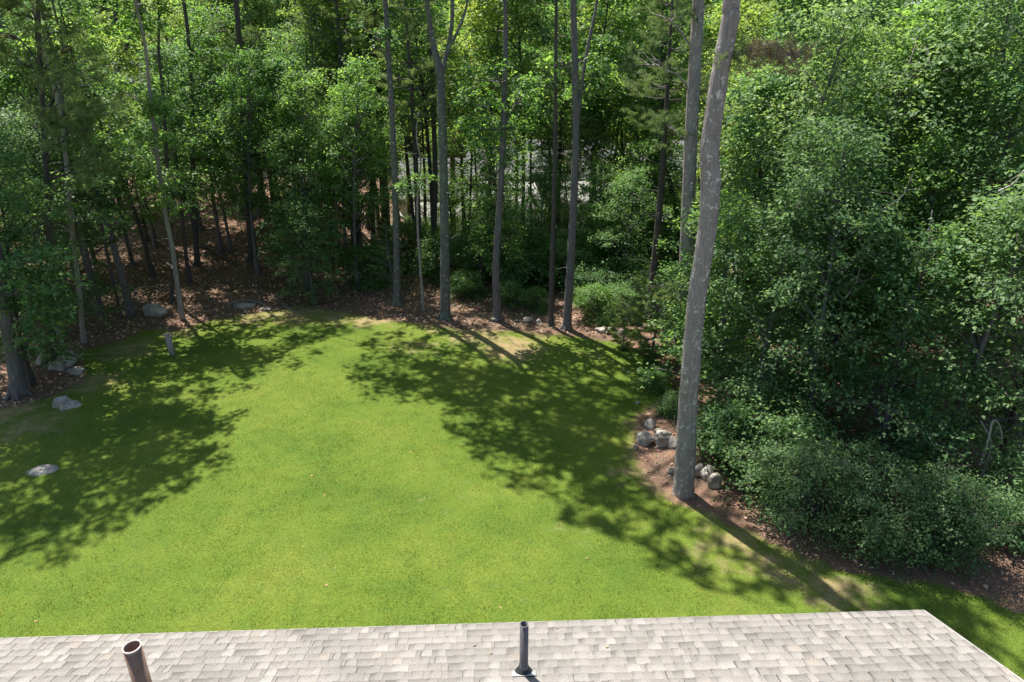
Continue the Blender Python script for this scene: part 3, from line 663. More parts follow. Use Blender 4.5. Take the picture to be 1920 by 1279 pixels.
# ------------------------------------------------------------------ the trees one can tell apart, traced at their own distance
HERO = []
def catmull(P, R, m=5):
    P = np.array(P); Q = np.vstack([2*P[0]-P[1], P, 2*P[-1]-P[-2]]); out = []; rr = []
    for i in range(1, len(Q)-2):
        for k in range(m):
            t = k/m; a, b, c, d_ = Q[i-1], Q[i], Q[i+1], Q[i+2]
            out.append(.5*((2*b)+(-a+c)*t+(2*a-5*b+4*c-d_)*t*t+(-a+3*b-3*c+d_)*t**3)); rr.append(R[i-1]*(1-t)+R[i]*t)
    out.append(P[-1]); rr.append(R[-1]); return np.array(out), np.array(rr)
def hero(name, label, cat, base, pts, top, bark, leafm, lobes=(), forks=(), stubs=0, flare=1.45, seed=0, leaf=.14, k=16, pine=False, Yoff=0, own=(), per=60, vis=(), wk=.80, rays=(), dense=9):
    """base (px,py,width px); pts [(px,py,width px,dy)]; top (z,r) above the frame; lobes [(px,py,z,r)] by the ground they shade; own [(x,y,z,r)] relative to the trunk top"""
    rng = np.random.default_rng(seed+500)
    G = ground(base[0], base[1]); 
    if Yoff: G = np.array([x_at(base[0], G[1]+Yoff, 0), G[1]+Yoff, float(hgt(x_at(base[0], G[1]+Yoff, 0), G[1]+Yoff))])
    def wr(w, p): return wk*w/FPX*((p[1])*CP+(CH-p[2])*SP)/2
    P = [G-np.array([0, 0, .15])]; R = [wr(base[2], G)*flare]
    for i, (px, py, w, dy) in enumerate(pts):
        q = at_y(px, py, G[1]+dy)
        if i == 0:
            h0 = G+(q-G)*min(.5, .5/max(.1, q[2]-G[2])); P.append(h0); R.append(wr(base[2], G))
        P.append(q); R.append(wr(w, q))
    dirn = unit(P[-1]-P[-2]); dirn = unit(dirn*np.array([.5, .5, 1]))
    if top[0] > P[-1][2]+.5:
        dz = top[0]-P[-1][2]; n_ = 3
        for i in range(1, n_+1):
            P.append(P[-1]+dirn*dz/n_/max(.3, dirn[2])+np.array([rng.uniform(-.15, .15), rng.uniform(-.1, .1), 0])); R.append(R[-1]*(.6 if i == n_ else .82))
    A, RR = catmull(P, R)
    t = thing(name, label, cat, tuple(G))
    g = Geo(); g.tube(A-G, RR, k, True, rng, .035)
    if flare > 1.2:
        for q in range(5):                # root flare ridges
            a_ = q*1.2566+rng.random(); e = np.array([math.cos(a_), math.sin(a_), 0]); r0 = wr(base[2], G)
            g.tube(np.array([e*r0*.55+[0, 0, r0*2.0], e*r0*1.1+[0, 0, r0*.6], e*r0*1.9+[0, 0, -.06]]), [r0*.28, r0*.34, r0*.16], 6)
    link("trunk", g.mesh("trunk", M[bark], True), t)
    gb = Geo(); VL = []; TL = []; n0 = 0
    def from_trunk(z): 
        i = np.argmin(np.abs(A[:, 2]-z)); return A[i], RR[i]
    for f in forks:                       # limbs drawn in the photo: start px,py then points
        pp = [at_y(f[0][0], f[0][1], G[1]+f[0][2])]+[at_y(a, b, G[1]+c) for a, b, c in f[1]]
        ws = np.linspace(f[2], f[3], len(pp)); B_, RB = catmull(pp, [wr(w_, p_) for w_, p_ in zip(ws, pp)], 4); gb.tube(B_-G, RB, 8, True, rng, .04)
    for i in range(stubs):
        zz = rng.uniform(2.0, min(11, A[-1][2]-1)); a0, r0 = from_trunk(G[2]+zz); th_ = rng.random()*6.28; l_ = rng.uniform(.25, 1.3)
        gb.tube(branch_pts(rng, a0, a0+np.array([math.cos(th_)*l_, math.sin(th_)*l_, rng.uniform(-.1, .35)]), -.05)-G, np.linspace(min(.02, r0*.3), .004, 5), 4)
    LV = [(at_y(px, py, G[1]+dy), r_) for px, py, dy, r_ in vis]
    LB = [(over(px, py, z_), r_) for px, py, z_, r_ in lobes]+[(A[-1]+np.array([x, y, z_]), r_) for x, y, z_, r_ in own]
    for li, (c_, r_) in enumerate(LV+LB):
        if li < len(LV): a0, r0 = from_trunk(max(G[2]+1.5, c_[2]-r_*.8-.3))
        else: a0, r0 = from_trunk(min(max(c_[2]-np.linalg.norm((c_-A[-1])[:2])*.55-1, CH+1.0+.07*G[1]), A[-1][2]))
        ln_ = np.linalg.norm(c_-a0); gb.tube(branch_pts(rng, a0, c_, .05, 6, .03)-G, np.linspace(max(.02, min(r0*.55, .02+.012*ln_)), .012, 6), 6)
        m_ = max(4, int(8.5*r_**2)); dd = unit(rng.standard_normal((m_, 3))*np.array([1, 1, .55])); cen = c_+dd*(r_*rng.random(m_)**.45)[:, None]*np.array([1, 1, .6])
        for j in range(m_): gb.tube(branch_pts(rng, a0*.25+c_*.75, cen[j], .03, 4)-G, np.linspace(.022, .006, 4), 4)
        if pine:
            tp = []; dr_ = []
            for j in range(m_):
                for q in range(dense):
                    u_ = unit(dd[j]+rng.standard_normal(3)*.7); tp.append(cen[j]+u_*rng.uniform(.15, .5)); dr_.append(u_)
            V, T = needles(rng, np.array(tp)-G, np.array(dr_), 42, .13, .011)
        else: (V, T), _ = spray_leaves(rng, cen-G, rng.uniform(.4, .75, m_), dd, per, leaf)
        VL.append(V); TL.append(T+n0); n0 += len(V)
    for (p0, p1, z_, w_) in rays:        # single leafy limbs whose shadows streak the lawn
        a = over(p0[0], p0[1], z_); b = over(p1[0], p1[1], z_-.4); a0, r0 = from_trunk(z_-1.5); B_ = branch_pts(rng, a, b, .06, 7, .035)
        gb.tube(branch_pts(rng, a0, a, .05, 5)-G, np.linspace(.06, .04, 5), 6); gb.tube(B_-G, np.linspace(.05, .012, 7), 6)
        m_ = max(4, int(np.linalg.norm(b-a)/.22*w_)); f_ = rng.random((m_, 1)); cen = a*(1-f_)+b*f_+rng.standard_normal((m_, 3))*w_*np.array([.3, .3, .2])
        (V, T), _ = spray_leaves(rng, cen-G, rng.uniform(.22, .42, m_)*(.6+.5*w_), unit(b-a)+rng.standard_normal((m_, 3))*.5, 34, .13); VL.append(V); TL.append(T+n0); n0 += len(V)
    if gb.V: link("branches", gb.mesh("branches", M[bark], True), t)
    if VL: link("crown", mk_mesh("crown", np.vstack(VL), np.vstack(TL), M[leafm]), t)
    HERO.append((t, G)); return t, G, A

hero("pine_tree", "huge pale grey pine trunk leaning right at the lawn corner, patched with lichen", "tree", (1281, 925, 41), [(1291, 740, 38, 0), (1306, 560, 37, 0), (1320, 470, 37, 0), (1329, 400, 38, 0), (1332, 340, 40, 0), (1330, 290, 39, 0), (1334, 245, 37, 0), (1342, 190, 37, 0), (1352, 125, 36, 0), (1370, 31, 35, 0), (1374, -20, 34, 0)],
     (20, .2), 'bark_pine', 'pine', pine=True, stubs=0, flare=1.15, seed=1, k=28, wk=.92,
     own=[(-1, -1, -3, 1.4), (1.5, 0, -2, 1.5), (2.5, -2, -5, 1.5), (3, 1.5, -5, 1.3)])
hero("pine_tree", "straight purplish trunk with pale lichen spots just behind the huge leaning pine", "tree", (1276, 690, 27), [(1283, 560, 27, 0), (1290, 400, 27, 0), (1296, 250, 26, 0), (1303, 120, 25, 0), (1310, 0, 24, 0)],
     (19, .12), 'bark_pine', 'pine', pine=True, stubs=5, seed=2, Yoff=1.0, dense=15, lobes=[(1190, 790, 15, 1.2), (1240, 700, 15, .9), (1410, 965, 14, 1.1), (1470, 1000, 14, 1.2), (1560, 1055, 14, 1.3), (1640, 1090, 14.3, 1.2), (1700, 1080, 14.5, 1.5), (1800, 1125, 15, 1.4), (1740, 1120, 15, 1.2), (1880, 1170, 15.5, 1.3), (1850, 1230, 15.5, .8)],
     own=[(0, 0, -1, 1.5)], vis=[(1240, 20, 0, .8), (1255, 235, .2, .45), (1215, 110, 0, .6)], wk=.95)
hero("forked_tree", "tall lichened grey tree forking into a Y above the lawn edge", "tree", (835, 598, 23), [(834, 470, 21, 0), (832, 340, 20, 0), (829, 220, 20, 0), (825, 140, 19, 0), (812, 80, 13, 0), (800, 0, 10, 0)],
     (18, .1), 'bark_moss', 'maple', seed=3, stubs=3, forks=[((826, 145, 0), [(840, 90, 0), (848, 30, 0), (846, -40, .3), (850, -180, .5)], 13, 6), ((836, 100, 0), [(858, 60, 0), (875, 10, .2), (890, -80, .4)], 8, 4)],
     lobes=[(900, 740, 15, 1.7), (760, 690, 14, 1.5), (830, 730, 14.5, 1.3), (960, 780, 15.5, 1.4), (740, 730, 14, .7), (860, 690, 14, 1.5), (790, 720, 14, 1.0), (900, 800, 15, .9)], own=[(0, 1, 0, 1.8)])
hero("tall_tree", "slim greenish mottled trunk left of the forked tree", "tree", (746, 572, 17), [(743, 450, 15, 0), (740, 330, 15, 0), (735, 210, 14, 0), (728, 100, 13, 0), (722, 0, 12, 0)],
     (17, .1), 'bark_moss', 'oak', seed=4, vis=[(700, 60, 0, .8)], stubs=8, lobes=[(740, 640, 13.5, 1.2), (560, 620, 13.5, 1.2)], own=[(0, 0, -.5, 1.0)])
hero("sapling", "thin pale crooked sapling between the two mottled trunks", "tree", (794, 582, 7), [(788, 500, 6, 0), (783, 420, 5, 0), (784, 350, 4, 0)], (7.5, .03), 'bark_pale', 'maple', seed=5, vis=[(784, 340, 0, .5)], flare=1.1, k=8, stubs=0)
hero("tall_tree", "smooth grey trunk bending slightly right, in front of the far roof", "tree", (933, 600, 19), [(930, 500, 16, 0), (936, 400, 15, 0), (942, 290, 14, 0), (946, 180, 12, .2), (948, 60, 10, .3)],
     (15, .08), 'bark_grey', 'maple', seed=6, vis=[(930, 230, 0, 1.1), (975, 180, .3, 1.0), (900, 190, 0, .9), (935, 140, 0, 1.0), (955, 285, 0, .7), (890, 250, 0, .6)], stubs=3, lobes=[(1060, 790, 14, 1.1), (1000, 840, 14.5, 1.3), (1000, 740, 14, 1.1), (1020, 880, 15, 1.0), (860, 605, 14, 1.1), (960, 612, 14.5, 1.1), (1040, 615, 15, .9)], own=[(0, 0, -.5, 1.0)])
hero("tall_tree", "thin straight dark trunk just left of a thicker grey one at the lawn edge", "tree", (1033, 612, 12), [(1036, 480, 11, 0), (1039, 360, 10, 0), (1041, 250, 9, 0), (1042, 120, 8, 0), (1043, 0, 7, 0)],
     (15, .06), 'bark_dark', 'maple', seed=7, stubs=6, lobes=[(1120, 820, 14.5, 1.2)])
hero("tall_tree", "thick grey trunk at the right end of the row behind the lawn", "tree", (1063, 617, 19), [(1070, 500, 18, 0), (1076, 380, 17, 0), (1080, 260, 16, 0), (1079, 140, 15, 0), (1076, 0, 14, 0)],
     (19, .12), 'bark_grey', 'maple', seed=8, vis=[(1080, 170, 1, .8), (1050, 110, .5, .9), (1120, 130, .5, .8)], stubs=5, forks=[((1082, 240, 0), [(1092, 150, 0), (1104, 80, 0), (1120, 0, .2), (1128, -90, .3)], 9, 5)],
     lobes=[(1130, 760, 15, 1.2), (1060, 690, 14, .9), (1150, 870, 16, 1.5), (1110, 900, 17, 1.2), (1170, 960, 18, .8), (1110, 830, 15.5, 1.1), (1070, 910, 16, .9)], own=[(0, 0, -.5, 1.0)],
     rays=[((960, 700), (1130, 800), 15.5, .8), ((1020, 690), (1200, 790), 15.5, .7), ((900, 690), (1010, 800), 15, .8), ((1120, 880), (1215, 975), 17, .9), ((1090, 985), (1240, 1010), 17.5, .6), ((1190, 955), (1365, 1025), 17, .8), ((1200, 1020), (1300, 1060), 17.5, .5), ((1230, 1050), (1420, 1105), 17, .6), ((1350, 1040), (1500, 1095), 16.5, .6), ((1420, 1090), (1590, 1140), 17, .8), ((1300, 1090), (1450, 1140), 17.5, .5), ((925, 660), (1000, 770), 15, .7), ((870, 820), (960, 850), 15.5, .6), ((1150, 690), (1260, 730), 15, .7), ((1055, 960), (1075, 970), 17, .4)])
hero("tall_tree", "dark thick trunk standing in shade left of the greenish one", "tree", (724, 462, 23), [(722, 380, 20, 0), (714, 260, 18, 0), (708, 130, 16, 0), (700, 0, 14, 0)], (19, .1), 'bark_dark', 'oak', seed=9, stubs=14, own=[(0, 0, -1, 1.3)])
hero("tall_tree", "dark slender trunk immediately left of the thick shaded one", "tree", (700, 455, 11), [(698, 360, 10, 0), (694, 240, 9, 0), (690, 100, 8, 0), (686, 0, 8, 0)], (15, .06), 'bark_dark', 'oak', seed=10, stubs=10)
hero("pine_tree", "tall dark straight trunk rising through the foliage left of centre", "tree", (472, 490, 16), [(466, 380, 15, 0), (460, 290, 15, 0), (455, 190, 14, 0), (449, 90, 13, 0), (442, 0, 12, 0)], (18, .1), 'bark_dark', 'pine', pine=True, seed=12, vis=[(500, 60, 0, .8), (420, 50, 0, .8), (470, 130, .5, .6)], stubs=16, own=[(0, 0, -1, 1.2), (.8, -1, -5, 1.0)])
hero("tall_tree", "short shaded trunk at the back of the leaf strewn clearing", "tree", (370, 497, 13), [(366, 420, 12, 0), (362, 330, 11, 0), (360, 200, 10, 0), (352, 60, 9, 0)], (15, .07), 'bark_dark', 'oak', seed=13, vis=[(385, 150, 0, 1.0), (420, 200, 0, .9), (360, 90, 0, .9), (400, 250, 0, .8)], stubs=8, lobes=[(470, 620, 13, 1.3)], own=[(0, 0, -.5, 1.0)])
hero("tall_tree", "pale slim trunk leaning left behind the wooden post", "tree", (342, 598, 12), [(332, 530, 11, 0), (322, 460, 11, 0), (311, 405, 10, 0), (296, 300, 9, 0), (282, 180, 8, 0)], (13, .06), 'bark_pale', 'maple', seed=14, vis=[(300, 330, -1, .9), (270, 250, -.5, 1.0), (320, 200, 0, .9), (240, 170, 0, 1.0), (340, 380, -.5, .6)], flare=1.2, stubs=3, lobes=[(420, 680, 12.5, 1.2), (560, 650, 13, 1.0)], own=[(0, .5, -1, 1.5), (-.8, 1.5, -2.5, 1.4)])
hero("tall_tree", "dark slim trunk right behind the pale leaning one", "tree", (322, 568, 9), [(322, 500, 9, 0), (318, 430, 8, 0), (312, 300, 8, 0), (306, 180, 7, 0)], (12, .05), 'bark_dark', 'maple', seed=15, vis=[(330, 320, .5, .9), (360, 250, 0, .9)], flare=1.2, stubs=5, own=[(0, 0, -.5, 1.0)])
hero("tall_tree", "pale thin straight trunk at the left edge of the leaf litter", "tree", (157, 643, 11), [(152, 590, 10, 0), (146, 520, 10, 0), (138, 455, 9, 0), (128, 350, 9, 0), (116, 230, 8, 0)], (12, .06), 'bark_pale', 'oak', seed=16, vis=[(140, 400, -1, .8), (90, 340, -1, .9), (160, 320, 0, .9), (60, 410, -1, .7)], flare=1.15, stubs=4, lobes=[(330, 760, 12.5, 1.1), (250, 750, 12.5, 1.1)], own=[(0, 0, -.5, 1.0)])
hero("tall_tree", "rough trunk leaning left at the clearing, behind the pale thin one", "tree", (192, 588, 14), [(178, 550, 13, 0), (166, 500, 14, 0), (155, 450, 13, 0), (140, 360, 12, 0), (120, 220, 10, 0)], (13, .07), 'bark_grey', 'oak', seed=17, vis=[(190, 370, 0, .9), (130, 260, 0, 1.0), (210, 290, .5, .9)], flare=1.2, stubs=5, own=[(0, 0, -1, 1.0)])
hero("sapling", "dark whip thin trunk leaning left near the rough one", "tree", (226, 598, 7), [(215, 540, 7, 0), (204, 490, 8, 0), (192, 430, 8, 0), (178, 350, 7, 0), (160, 230, 6, 0)], (11, .04), 'bark_dark', 'maple', seed=18, vis=[(200, 330, 0, .6), (220, 250, 0, .7)], flare=1.2, stubs=10, own=[(0, 0, -1, 1.3)])
hero("oak_tree", "stout oak with a flared base at the left edge of the lawn", "tree", (37, 742, 34), [(28, 690, 31, 0), (18, 640, 29, 0), (8, 570, 27, 0), (-8, 470, 25, 0), (-30, 330, 22, 0)], (14, .1), 'bark_grey', 'oak', seed=19, vis=[(40, 590, -.5, .8), (5, 540, -.5, 1.0), (70, 620, -.3, .5), (40, 480, 0, 1.1), (-20, 620, -.3, .8), (70, 540, 0, .7)], flare=1.25,
     lobes=[(230, 830, 12, 1.7), (120, 900, 12.5, 1.8), (330, 830, 11.5, 1.1), (280, 900, 12.5, 1.2), (40, 830, 12, 1.6), (150, 780, 12, 1.5), (390, 815, 11.5, .6), (130, 975, 13, .8), (-40, 930, 13, 1.6), (250, 760, 12, 1.0), (-30, 1040, 14, 1.0), (210, 930, 12.5, 1.1), (60, 960, 13, 1.0), (420, 800, 11.5, .5), (0, 880, 12, 1.4), (370, 880, 12, .8), (160, 850, 12, 1.6), (310, 790, 12, 1.0)], own=[(0, 0, -.5, 1.0)])
hero("young_tree", "small tree with a dark round crown at the back of the lawn", "tree", (574, 545, 12), [(577, 500, 10, 0), (578, 440, 8, 0), (574, 380, 6, 0)], (5.5, .03), 'bark_dark', 'oak', seed=20, vis=[(560, 470, 0, .9), (530, 420, 0, 1.0), (600, 420, 0, 1.0), (570, 370, 0, 1.1), (620, 460, 0, .7), (510, 470, 0, .6)], flare=1.2, k=10)
hero("sapling", "thin reddish sapling trunk on the sunlit litter right of the round crowned tree", "tree", (632, 512, 7), [(631, 470, 6, 0), (630, 420, 6, 0)], (7, .03), 'bark_pale', 'maple', seed=21, vis=[(630, 410, 0, .7), (650, 350, 0, .8)], flare=1.1, k=8)
hero("tall_tree", "shaded trunk close behind the forked tree on its left", "tree", (815, 520, 12), [(814, 430, 12, 0), (816, 330, 12, 0), (812, 200, 11, 0), (806, 60, 10, 0)], (16, .07), 'bark_dark', 'oak', seed=22, stubs=12, own=[(0, 0, -.5, 1.0)])
hero("tall_tree", "nearly black trunk hugging the right side of the forked tree", "tree", (852, 500, 10), [(850, 400, 11, 0), (848, 280, 12, 0), (842, 150, 12, 0), (838, 0, 11, 0)], (17, .08), 'bark_dark', 'oak', seed=23, stubs=14, Yoff=2, own=[(0, 0, -.5, 1.0)])
hero("tall_tree", "thin black trunk against the far grey roof", "tree", (967, 492, 9), [(968, 400, 8, 0), (969, 300, 8, 0), (968, 200, 7, 0), (964, 60, 6, 0)], (15, .06), 'bark_dark', 'maple', seed=24, vis=[(985, 290, 0, .6), (950, 380, 0, .5)], stubs=6, own=[(0, 0, -.5, 1.0)])
hero("tall_tree", "crooked dark trunk arching left, left of the lichen spotted pine", "tree", (1290, 560, 11), [(1275, 440, 11, 0), (1262, 370, 11, 0), (1248, 320, 10, 0), (1222, 290, 8, 0), (1196, 272, 5, 0)], (5, .04), 'bark_dark', 'maple', seed=25, flare=1.1, Yoff=3)
hero("tall_tree", "double curved trunk in the thicket right of the huge pine", "tree", (1455, 640, 17), [(1452, 400, 16, 0), (1446, 300, 15, 0), (1428, 220, 14, 0), (1420, 140, 13, 0), (1466, 50, 12, 0), (1458, -20, 11, 0)], (15, .08), 'bark_dark', 'lime', seed=26, vis=[(1440, 100, 0, .9), (1480, 30, 0, .9)], Yoff=3, stubs=6, own=[(0, 0, -.5, 1.0)])
hero("tall_tree", "straight shaded trunk deep in the right thicket", "tree", (1490, 640, 15), [(1488, 400, 15, 0), (1486, 260, 14, 0), (1484, 120, 13, 0), (1482, -20, 12, 0)], (16, .08), 'bark_grey', 'maple', seed=27, Yoff=4, stubs=8, own=[(0, 0, -.5, 1.0)])
hero("tall_tree", "leaning dark trunk joined by a second stem near the top left of centre", "tree", (372, 450, 15), [(345, 330, 14, 0), (240, 230, 13, 0), (222, 110, 12, 0), (215, 0, 11, 0)], (16, .08), 'bark_dark', 'oak', seed=28, Yoff=2, stubs=8, forks=[((228, 120, 0), [(245, 60, 0), (262, 0, 0), (275, -60, 0)], 8, 5)], own=[(0, 0, -.5, 1.0)])
hero("tall_tree", "diagonal trunk leaning right between the mottled trunk and the forked tree", "tree", (690, 440, 12), [(712, 240, 11, 0), (730, 190, 11, 0), (752, 140, 10, 0), (772, 110, 9, 0)], (13, .05), 'bark_grey', 'oak', seed=29, Yoff=1, stubs=3)
hero("pine_tree", "white pine with fluffy pale yellow green boughs at the upper left", "tree", (100, 640, 16), [(92, 420, 14, 0), (82, 240, 12, 0), (74, 90, 10, 0), (70, -20, 8, 0)], (13, .04), 'bark_dark', 'softpine', pine=True, seed=30, Yoff=-1.8, dense=14, stubs=6,
     vis=[(150, 150, -.8, 0.63), (178, 195, -.8, 0.46), (128, 85, -.5, 0.69), (95, 45, -.3, 0.69), (60, 20, 0, 0.69), (175, 240, -.6, 0.46), (165, 290, -.6, 0.52), (110, 195, -.6, 0.69), (85, 130, -.5, 0.69), (130, 340, -.4, 0.52), (60, 230, -.3, 0.69), (195, 320, -.5, 0.40), (120, 260, -.6, 0.57), (50, 110, 0, 0.69), (20, 60, 0, 0.69), (150, 210, -.2, 0.46)])
t1, G1, A1 = HERO[0][0], HERO[0][1], None
rr_ = np.random.default_rng(321); tp = []; dr_ = []; tg = []; dg = []; gb = Geo(); st_ = at_y(1352, 100, G1[1]); en_ = at_y(1505, 105, G1[1]+.6)
gb.tube(branch_pts(rr_, st_, en_, .05, 6)-G1, np.linspace(.035, .008, 6), 6)
for j in range(150):
    f_ = rr_.random(); c_ = st_*(1-f_)+en_*f_+rr_.standard_normal(3)*np.array([.12, .2, .14]); u_ = unit(rr_.standard_normal(3)*.6+unit(en_-st_)*.6+np.array([0, 0, -.1]))
    gb.tube(np.array([st_*(1-f_*.9)+en_*f_*.9, c_])-G1, [.008, .004], 3)
    (tp if f_ > .35 else tg).append(c_-G1); (dr_ if f_ > .35 else dg).append(u_)
link("branches", gb.mesh("branches", M['bark_pine'], True), t1)
V, T = needles(rr_, np.array(tp), np.array(dr_), 60, .10, .007); db = link("dry_bough", mk_mesh("dry_bough", V, T, M['drypine']), t1); db['label'] = "browning needles of a low dying bough"
V, T = needles(rr_, np.array(tg), np.array(dg), 60, .10, .007); link("bough", mk_mesh("bough", V, T, M['softpine']), t1)
#==FILL==
# ------------------------------------------------------------------ the leafy mass: every tree its own object
def put(kinds, ki, px, Y, s, name, label, cat="tree", group=None, sz=None, zref=None, rz=None):
    z = (CH-2) if zref is None else zref
    x = x_at(px, Y, z); return plant(kinds[ki % len(kinds)], name, label, cat, x, Y, s, sz, group, rz)
# right thicket, near to far
R1 = [(KS, 0, 1530, 12.2, .9, "shrub", "rounded dark green shrub nearest the pine's shadow, spreading over the path", 1.2),
      (KS, 1, 1660, 11.6, .95, "shrub", "broad feathery shrub at the middle of the path's far edge", 1.2),
      (KS, 0, 1770, 11.4, .85, "shrub", "arching feathery shrub at the right end of the path", 1.0),
      (KS, 2, 1385, 15.0, 1.0, "shrub", "low dark shrub right beside the huge pine's foot", .8),
      (KS, 2, 1440, 13.9, 1.2, "shrub", "leafy green shrub between the boulders and the rounded shrub", .8),
      (KS, 2, 1905, 12.0, 1.0, "shrub", "scraggly shrub at the right edge of the frame", .8)]
for kd, ki, px, Y, s, nm, lab, zr in R1: put(kd, ki, px, Y, s, nm, lab, "shrub", zref=zr)
TR = [(KM, 1, 1590, 16.5, .62, 4, "dark oak with drooping boughs between two bluish trees"), (KM, 0, 1740, 16.2, .7, 5, "maple whose boughs hang over the broad feathery shrub"),
      (KM, 1, 1880, 15.5, .75, 5, "drooping dark oak by the curling vines"), (KU, 2, 1420, 20.5, 1.1, 5, "dark oak sapling right of the huge pine at mid height"),
      (KM, 0, 1680, 21, 1.0, 8, "maple rising high in the middle of the right thicket"), (KM, 1, 1550, 22.5, 1.0, 8, "dark oak high above the tall bluish trees"),
      (KB, 0, 1440, 16.2, .9, 4, "bluish understory tree leaning over the low shrub by the huge pine"),
      (KB, 1, 1560, 15.2, .95, 4, "bluish green understory tree above the rounded path shrub"),
      (KU, 3, 1690, 14.4, .85, 3, "dense oak sapling above the broad feathery shrub"),
      (KB, 0, 1830, 14.2, 1.0, 4, "blue green leafy tree filling the right edge at mid height"),
      (KU, 2, 1960, 14.0, 1.0, 4, "dark oak tree cut by the right frame edge"),
      (KU, 1, 1370, 17.5, .95, 3, "green understory tree directly behind the huge pine's foot"),
      (KB, 1, 1490, 19.5, 1.25, 7, "tall bluish tree right of the double curved trunk"),
      (KB, 0, 1620, 18.5, 1.35, 7, "tall bluish tree in the middle of the right thicket"),
      (KU, 0, 1760, 18.8, 1.35, 7, "tall maple with gaps showing sunlit leaves in the right thicket"),
      (KB, 1, 1890, 18.2, 1.35, 7, "tall blue green tree high at the right edge"),
      (KC, 0, 1610, 25, .9, 9, "canopy oak whose dark crown fills the upper right"),
      (KC, 1, 1800, 24, .95, 9, "canopy maple whose crown reaches the top right corner"),
      (KC, 0, 1950, 22, .9, 9, "canopy oak just outside the top right corner"),
      (KL, 0, 1400, 26, 1.0, 5, "light green sunlit sapling right of the huge pine"),
      (KL, 1, 1445, 30, 1.2, 6, "yellow green tree deep behind the double curved trunk"),
      (KL, 0, 1720, 27, 1.2, 4, "yellow green tree glowing through the gap in the right thicket")]
for kd, ki, px, Y, s, zr, lab in TR: put(kd, ki, px, Y, s, "understory_tree" if kd is not KC else "canopy_tree", lab, zref=zr)
put(KY, 0, 1222, 20.6, 1.25, "young_pine", "bushy light green young pine left of the huge pine trunk", zref=1)
put(KY, 1, 735, 27.8, .8, "young_pine", "feathery young pine leaning against the slim greenish trunk", zref=1.5)
put(KY, 0, 1172, 21.6, .7, "young_pine", "smallest young pine at the corner of the lawn", zref=.5)
put(KS, 2, 1262, 17.2, .42, "shrub", "small dark shrub growing over the rock pile", "shrub", zref=.4)
put(KS, 3, 1225, 18.8, .45, "shrub", "little leafy shrub at the lawn edge above the rock pile", "shrub", zref=.4)
put(KS, 3, 690, 29.0, 1.1, "shrub", "bright leafy bush on the litter left of the feathery young pine", "shrub", zref=1)
put(KS, 3, 1008, 25.3, .55, "shrub", "small bright green bush between the bent trunk and the thin dark trunk", "shrub", zref=.4)
put(KS, 2, 975, 28, 1.1, "shrub", "dark shrub behind the bent grey trunk", "shrub", zref=.6)
put(KS, 2, 1110, 26, .9, "shrub", "leafy bush right of the thick grey trunk", "shrub", zref=.6)
put(KS, 2, 1160, 25.0, .75, "shrub", "dense dark bush near the far low stones", "shrub", zref=.6)
put(KS, 3, 880, 27.0, .7, "shrub", "low bush right of the forked tree's foot", "shrub", zref=.6)
put(KS, 2, 1240, 25.0, .9, "shrub", "dense dark bush behind the bushy young pine", "shrub", zref=.6)
put(KS, 3, 1060, 28.5, 1.3, "shrub", "tall bush behind the thick grey trunk", "shrub", zref=.8)
put(KU, 3, 572, 26.5, .62, "young_tree", "dark round crowned tree spreading low behind the lawn", zref=3)
# left edge
TL_ = [(KM, 1, -5, 18.9, .62, 3.8, "low oak boughs of a small tree beside the stout oak"),
       (KU, 3, -40, 19.5, 1.0, 5, "dark oak at the left frame edge behind the stout oak"),
       (KB, 0, 25, 23, 1.05, 6, "bluish leafy tree in the left edge thicket"),
       (KU, 2, 20, 28, 1.25, 8, "tall dark oak filling the upper left edge"),
       (KM, 0, 275, 30.5, .62, 6.5, "maple sapling over the dark hollow in the clearing"),
       (KM, 0, 400, 33, .75, 6, "maple hanging over the back of the clearing"),
       (KU, 2, 540, 31, 1.15, 6.5, "dense dark tree left of the round crowned tree"),
       (KM, 0, 620, 31, .75, 7, "leafy maple behind the round crowned tree"),
       (KM, 1, 500, 36, .8, 6, "oak sapling deep between the dark straight pine and the round crowned tree"),
       (KL, 1, 660, 34, 1.0, 5, "sunlit light green sapling left of the thick shaded trunk"),
       (KM, 2, 330, 37, .95, 8, "maple with sunlit tips high above the clearing"),
       (KM, 2, 230, 34, .9, 8, "sunlit leafed maple above the leaning trunks at left"),
       (KU, 0, 935, 27.5, .95, 6.5, "small maple whose leaves hang before the far grey roof"),
       (KU, 1, 900, 29, .62, 3, "low maple sapling filling the space right of the forked tree"),
       (KU, 3, 1010, 31, .8, 3, "dark sapling below the far grey roof"),
       (KU, 1, 1130, 29, .8, 4, "shaded sapling right of the thick grey trunk"),
       (KL, 0, 1110, 33, 1.05, 6, "light green maple above the grey roof's right half"),
       (KU, 0, 1200, 30, .85, 3, "understory maple left of the lichen spotted pine"),
       (KL, 1, 1215, 36, 1.2, 7, "yellow green maple high left of the lichen spotted pine")]
for kd, ki, px, Y, s, zr, lab in TL_: put(kd, ki, px, Y, s, "understory_tree", lab, zref=zr)
# pines
put(KP, 1, 165, 25, .85, "pine_tree", "dark needled pine right of the soft yellow green pine", zref=7)
put(KP, 0, 635, 34, .95, "pine_tree", "tall pine with bright needle tufts left of the shaded trunks", zref=9)
put(KP, 2, 765, 31, .85, "pine_tree", "thin pine with many dead branches behind the forked tree", zref=9)
put(KP, 0, 1050, 36, .95, "pine_tree", "pine rising behind the thin dark trunk", zref=9)
put(KP, 2, 1255, 24.5, .8, "pine_tree", "dark pine whose boughs cross the top left of the lichen spotted pine", zref=9)
put(KP, 1, 1390, 33, .8, "pine_tree", "young pine showing between the huge pine and the curved trunk", zref=7)
put(KP, 0, 480, 40, 1.0, "pine_tree", "far pine behind the dark straight trunk", zref=9)
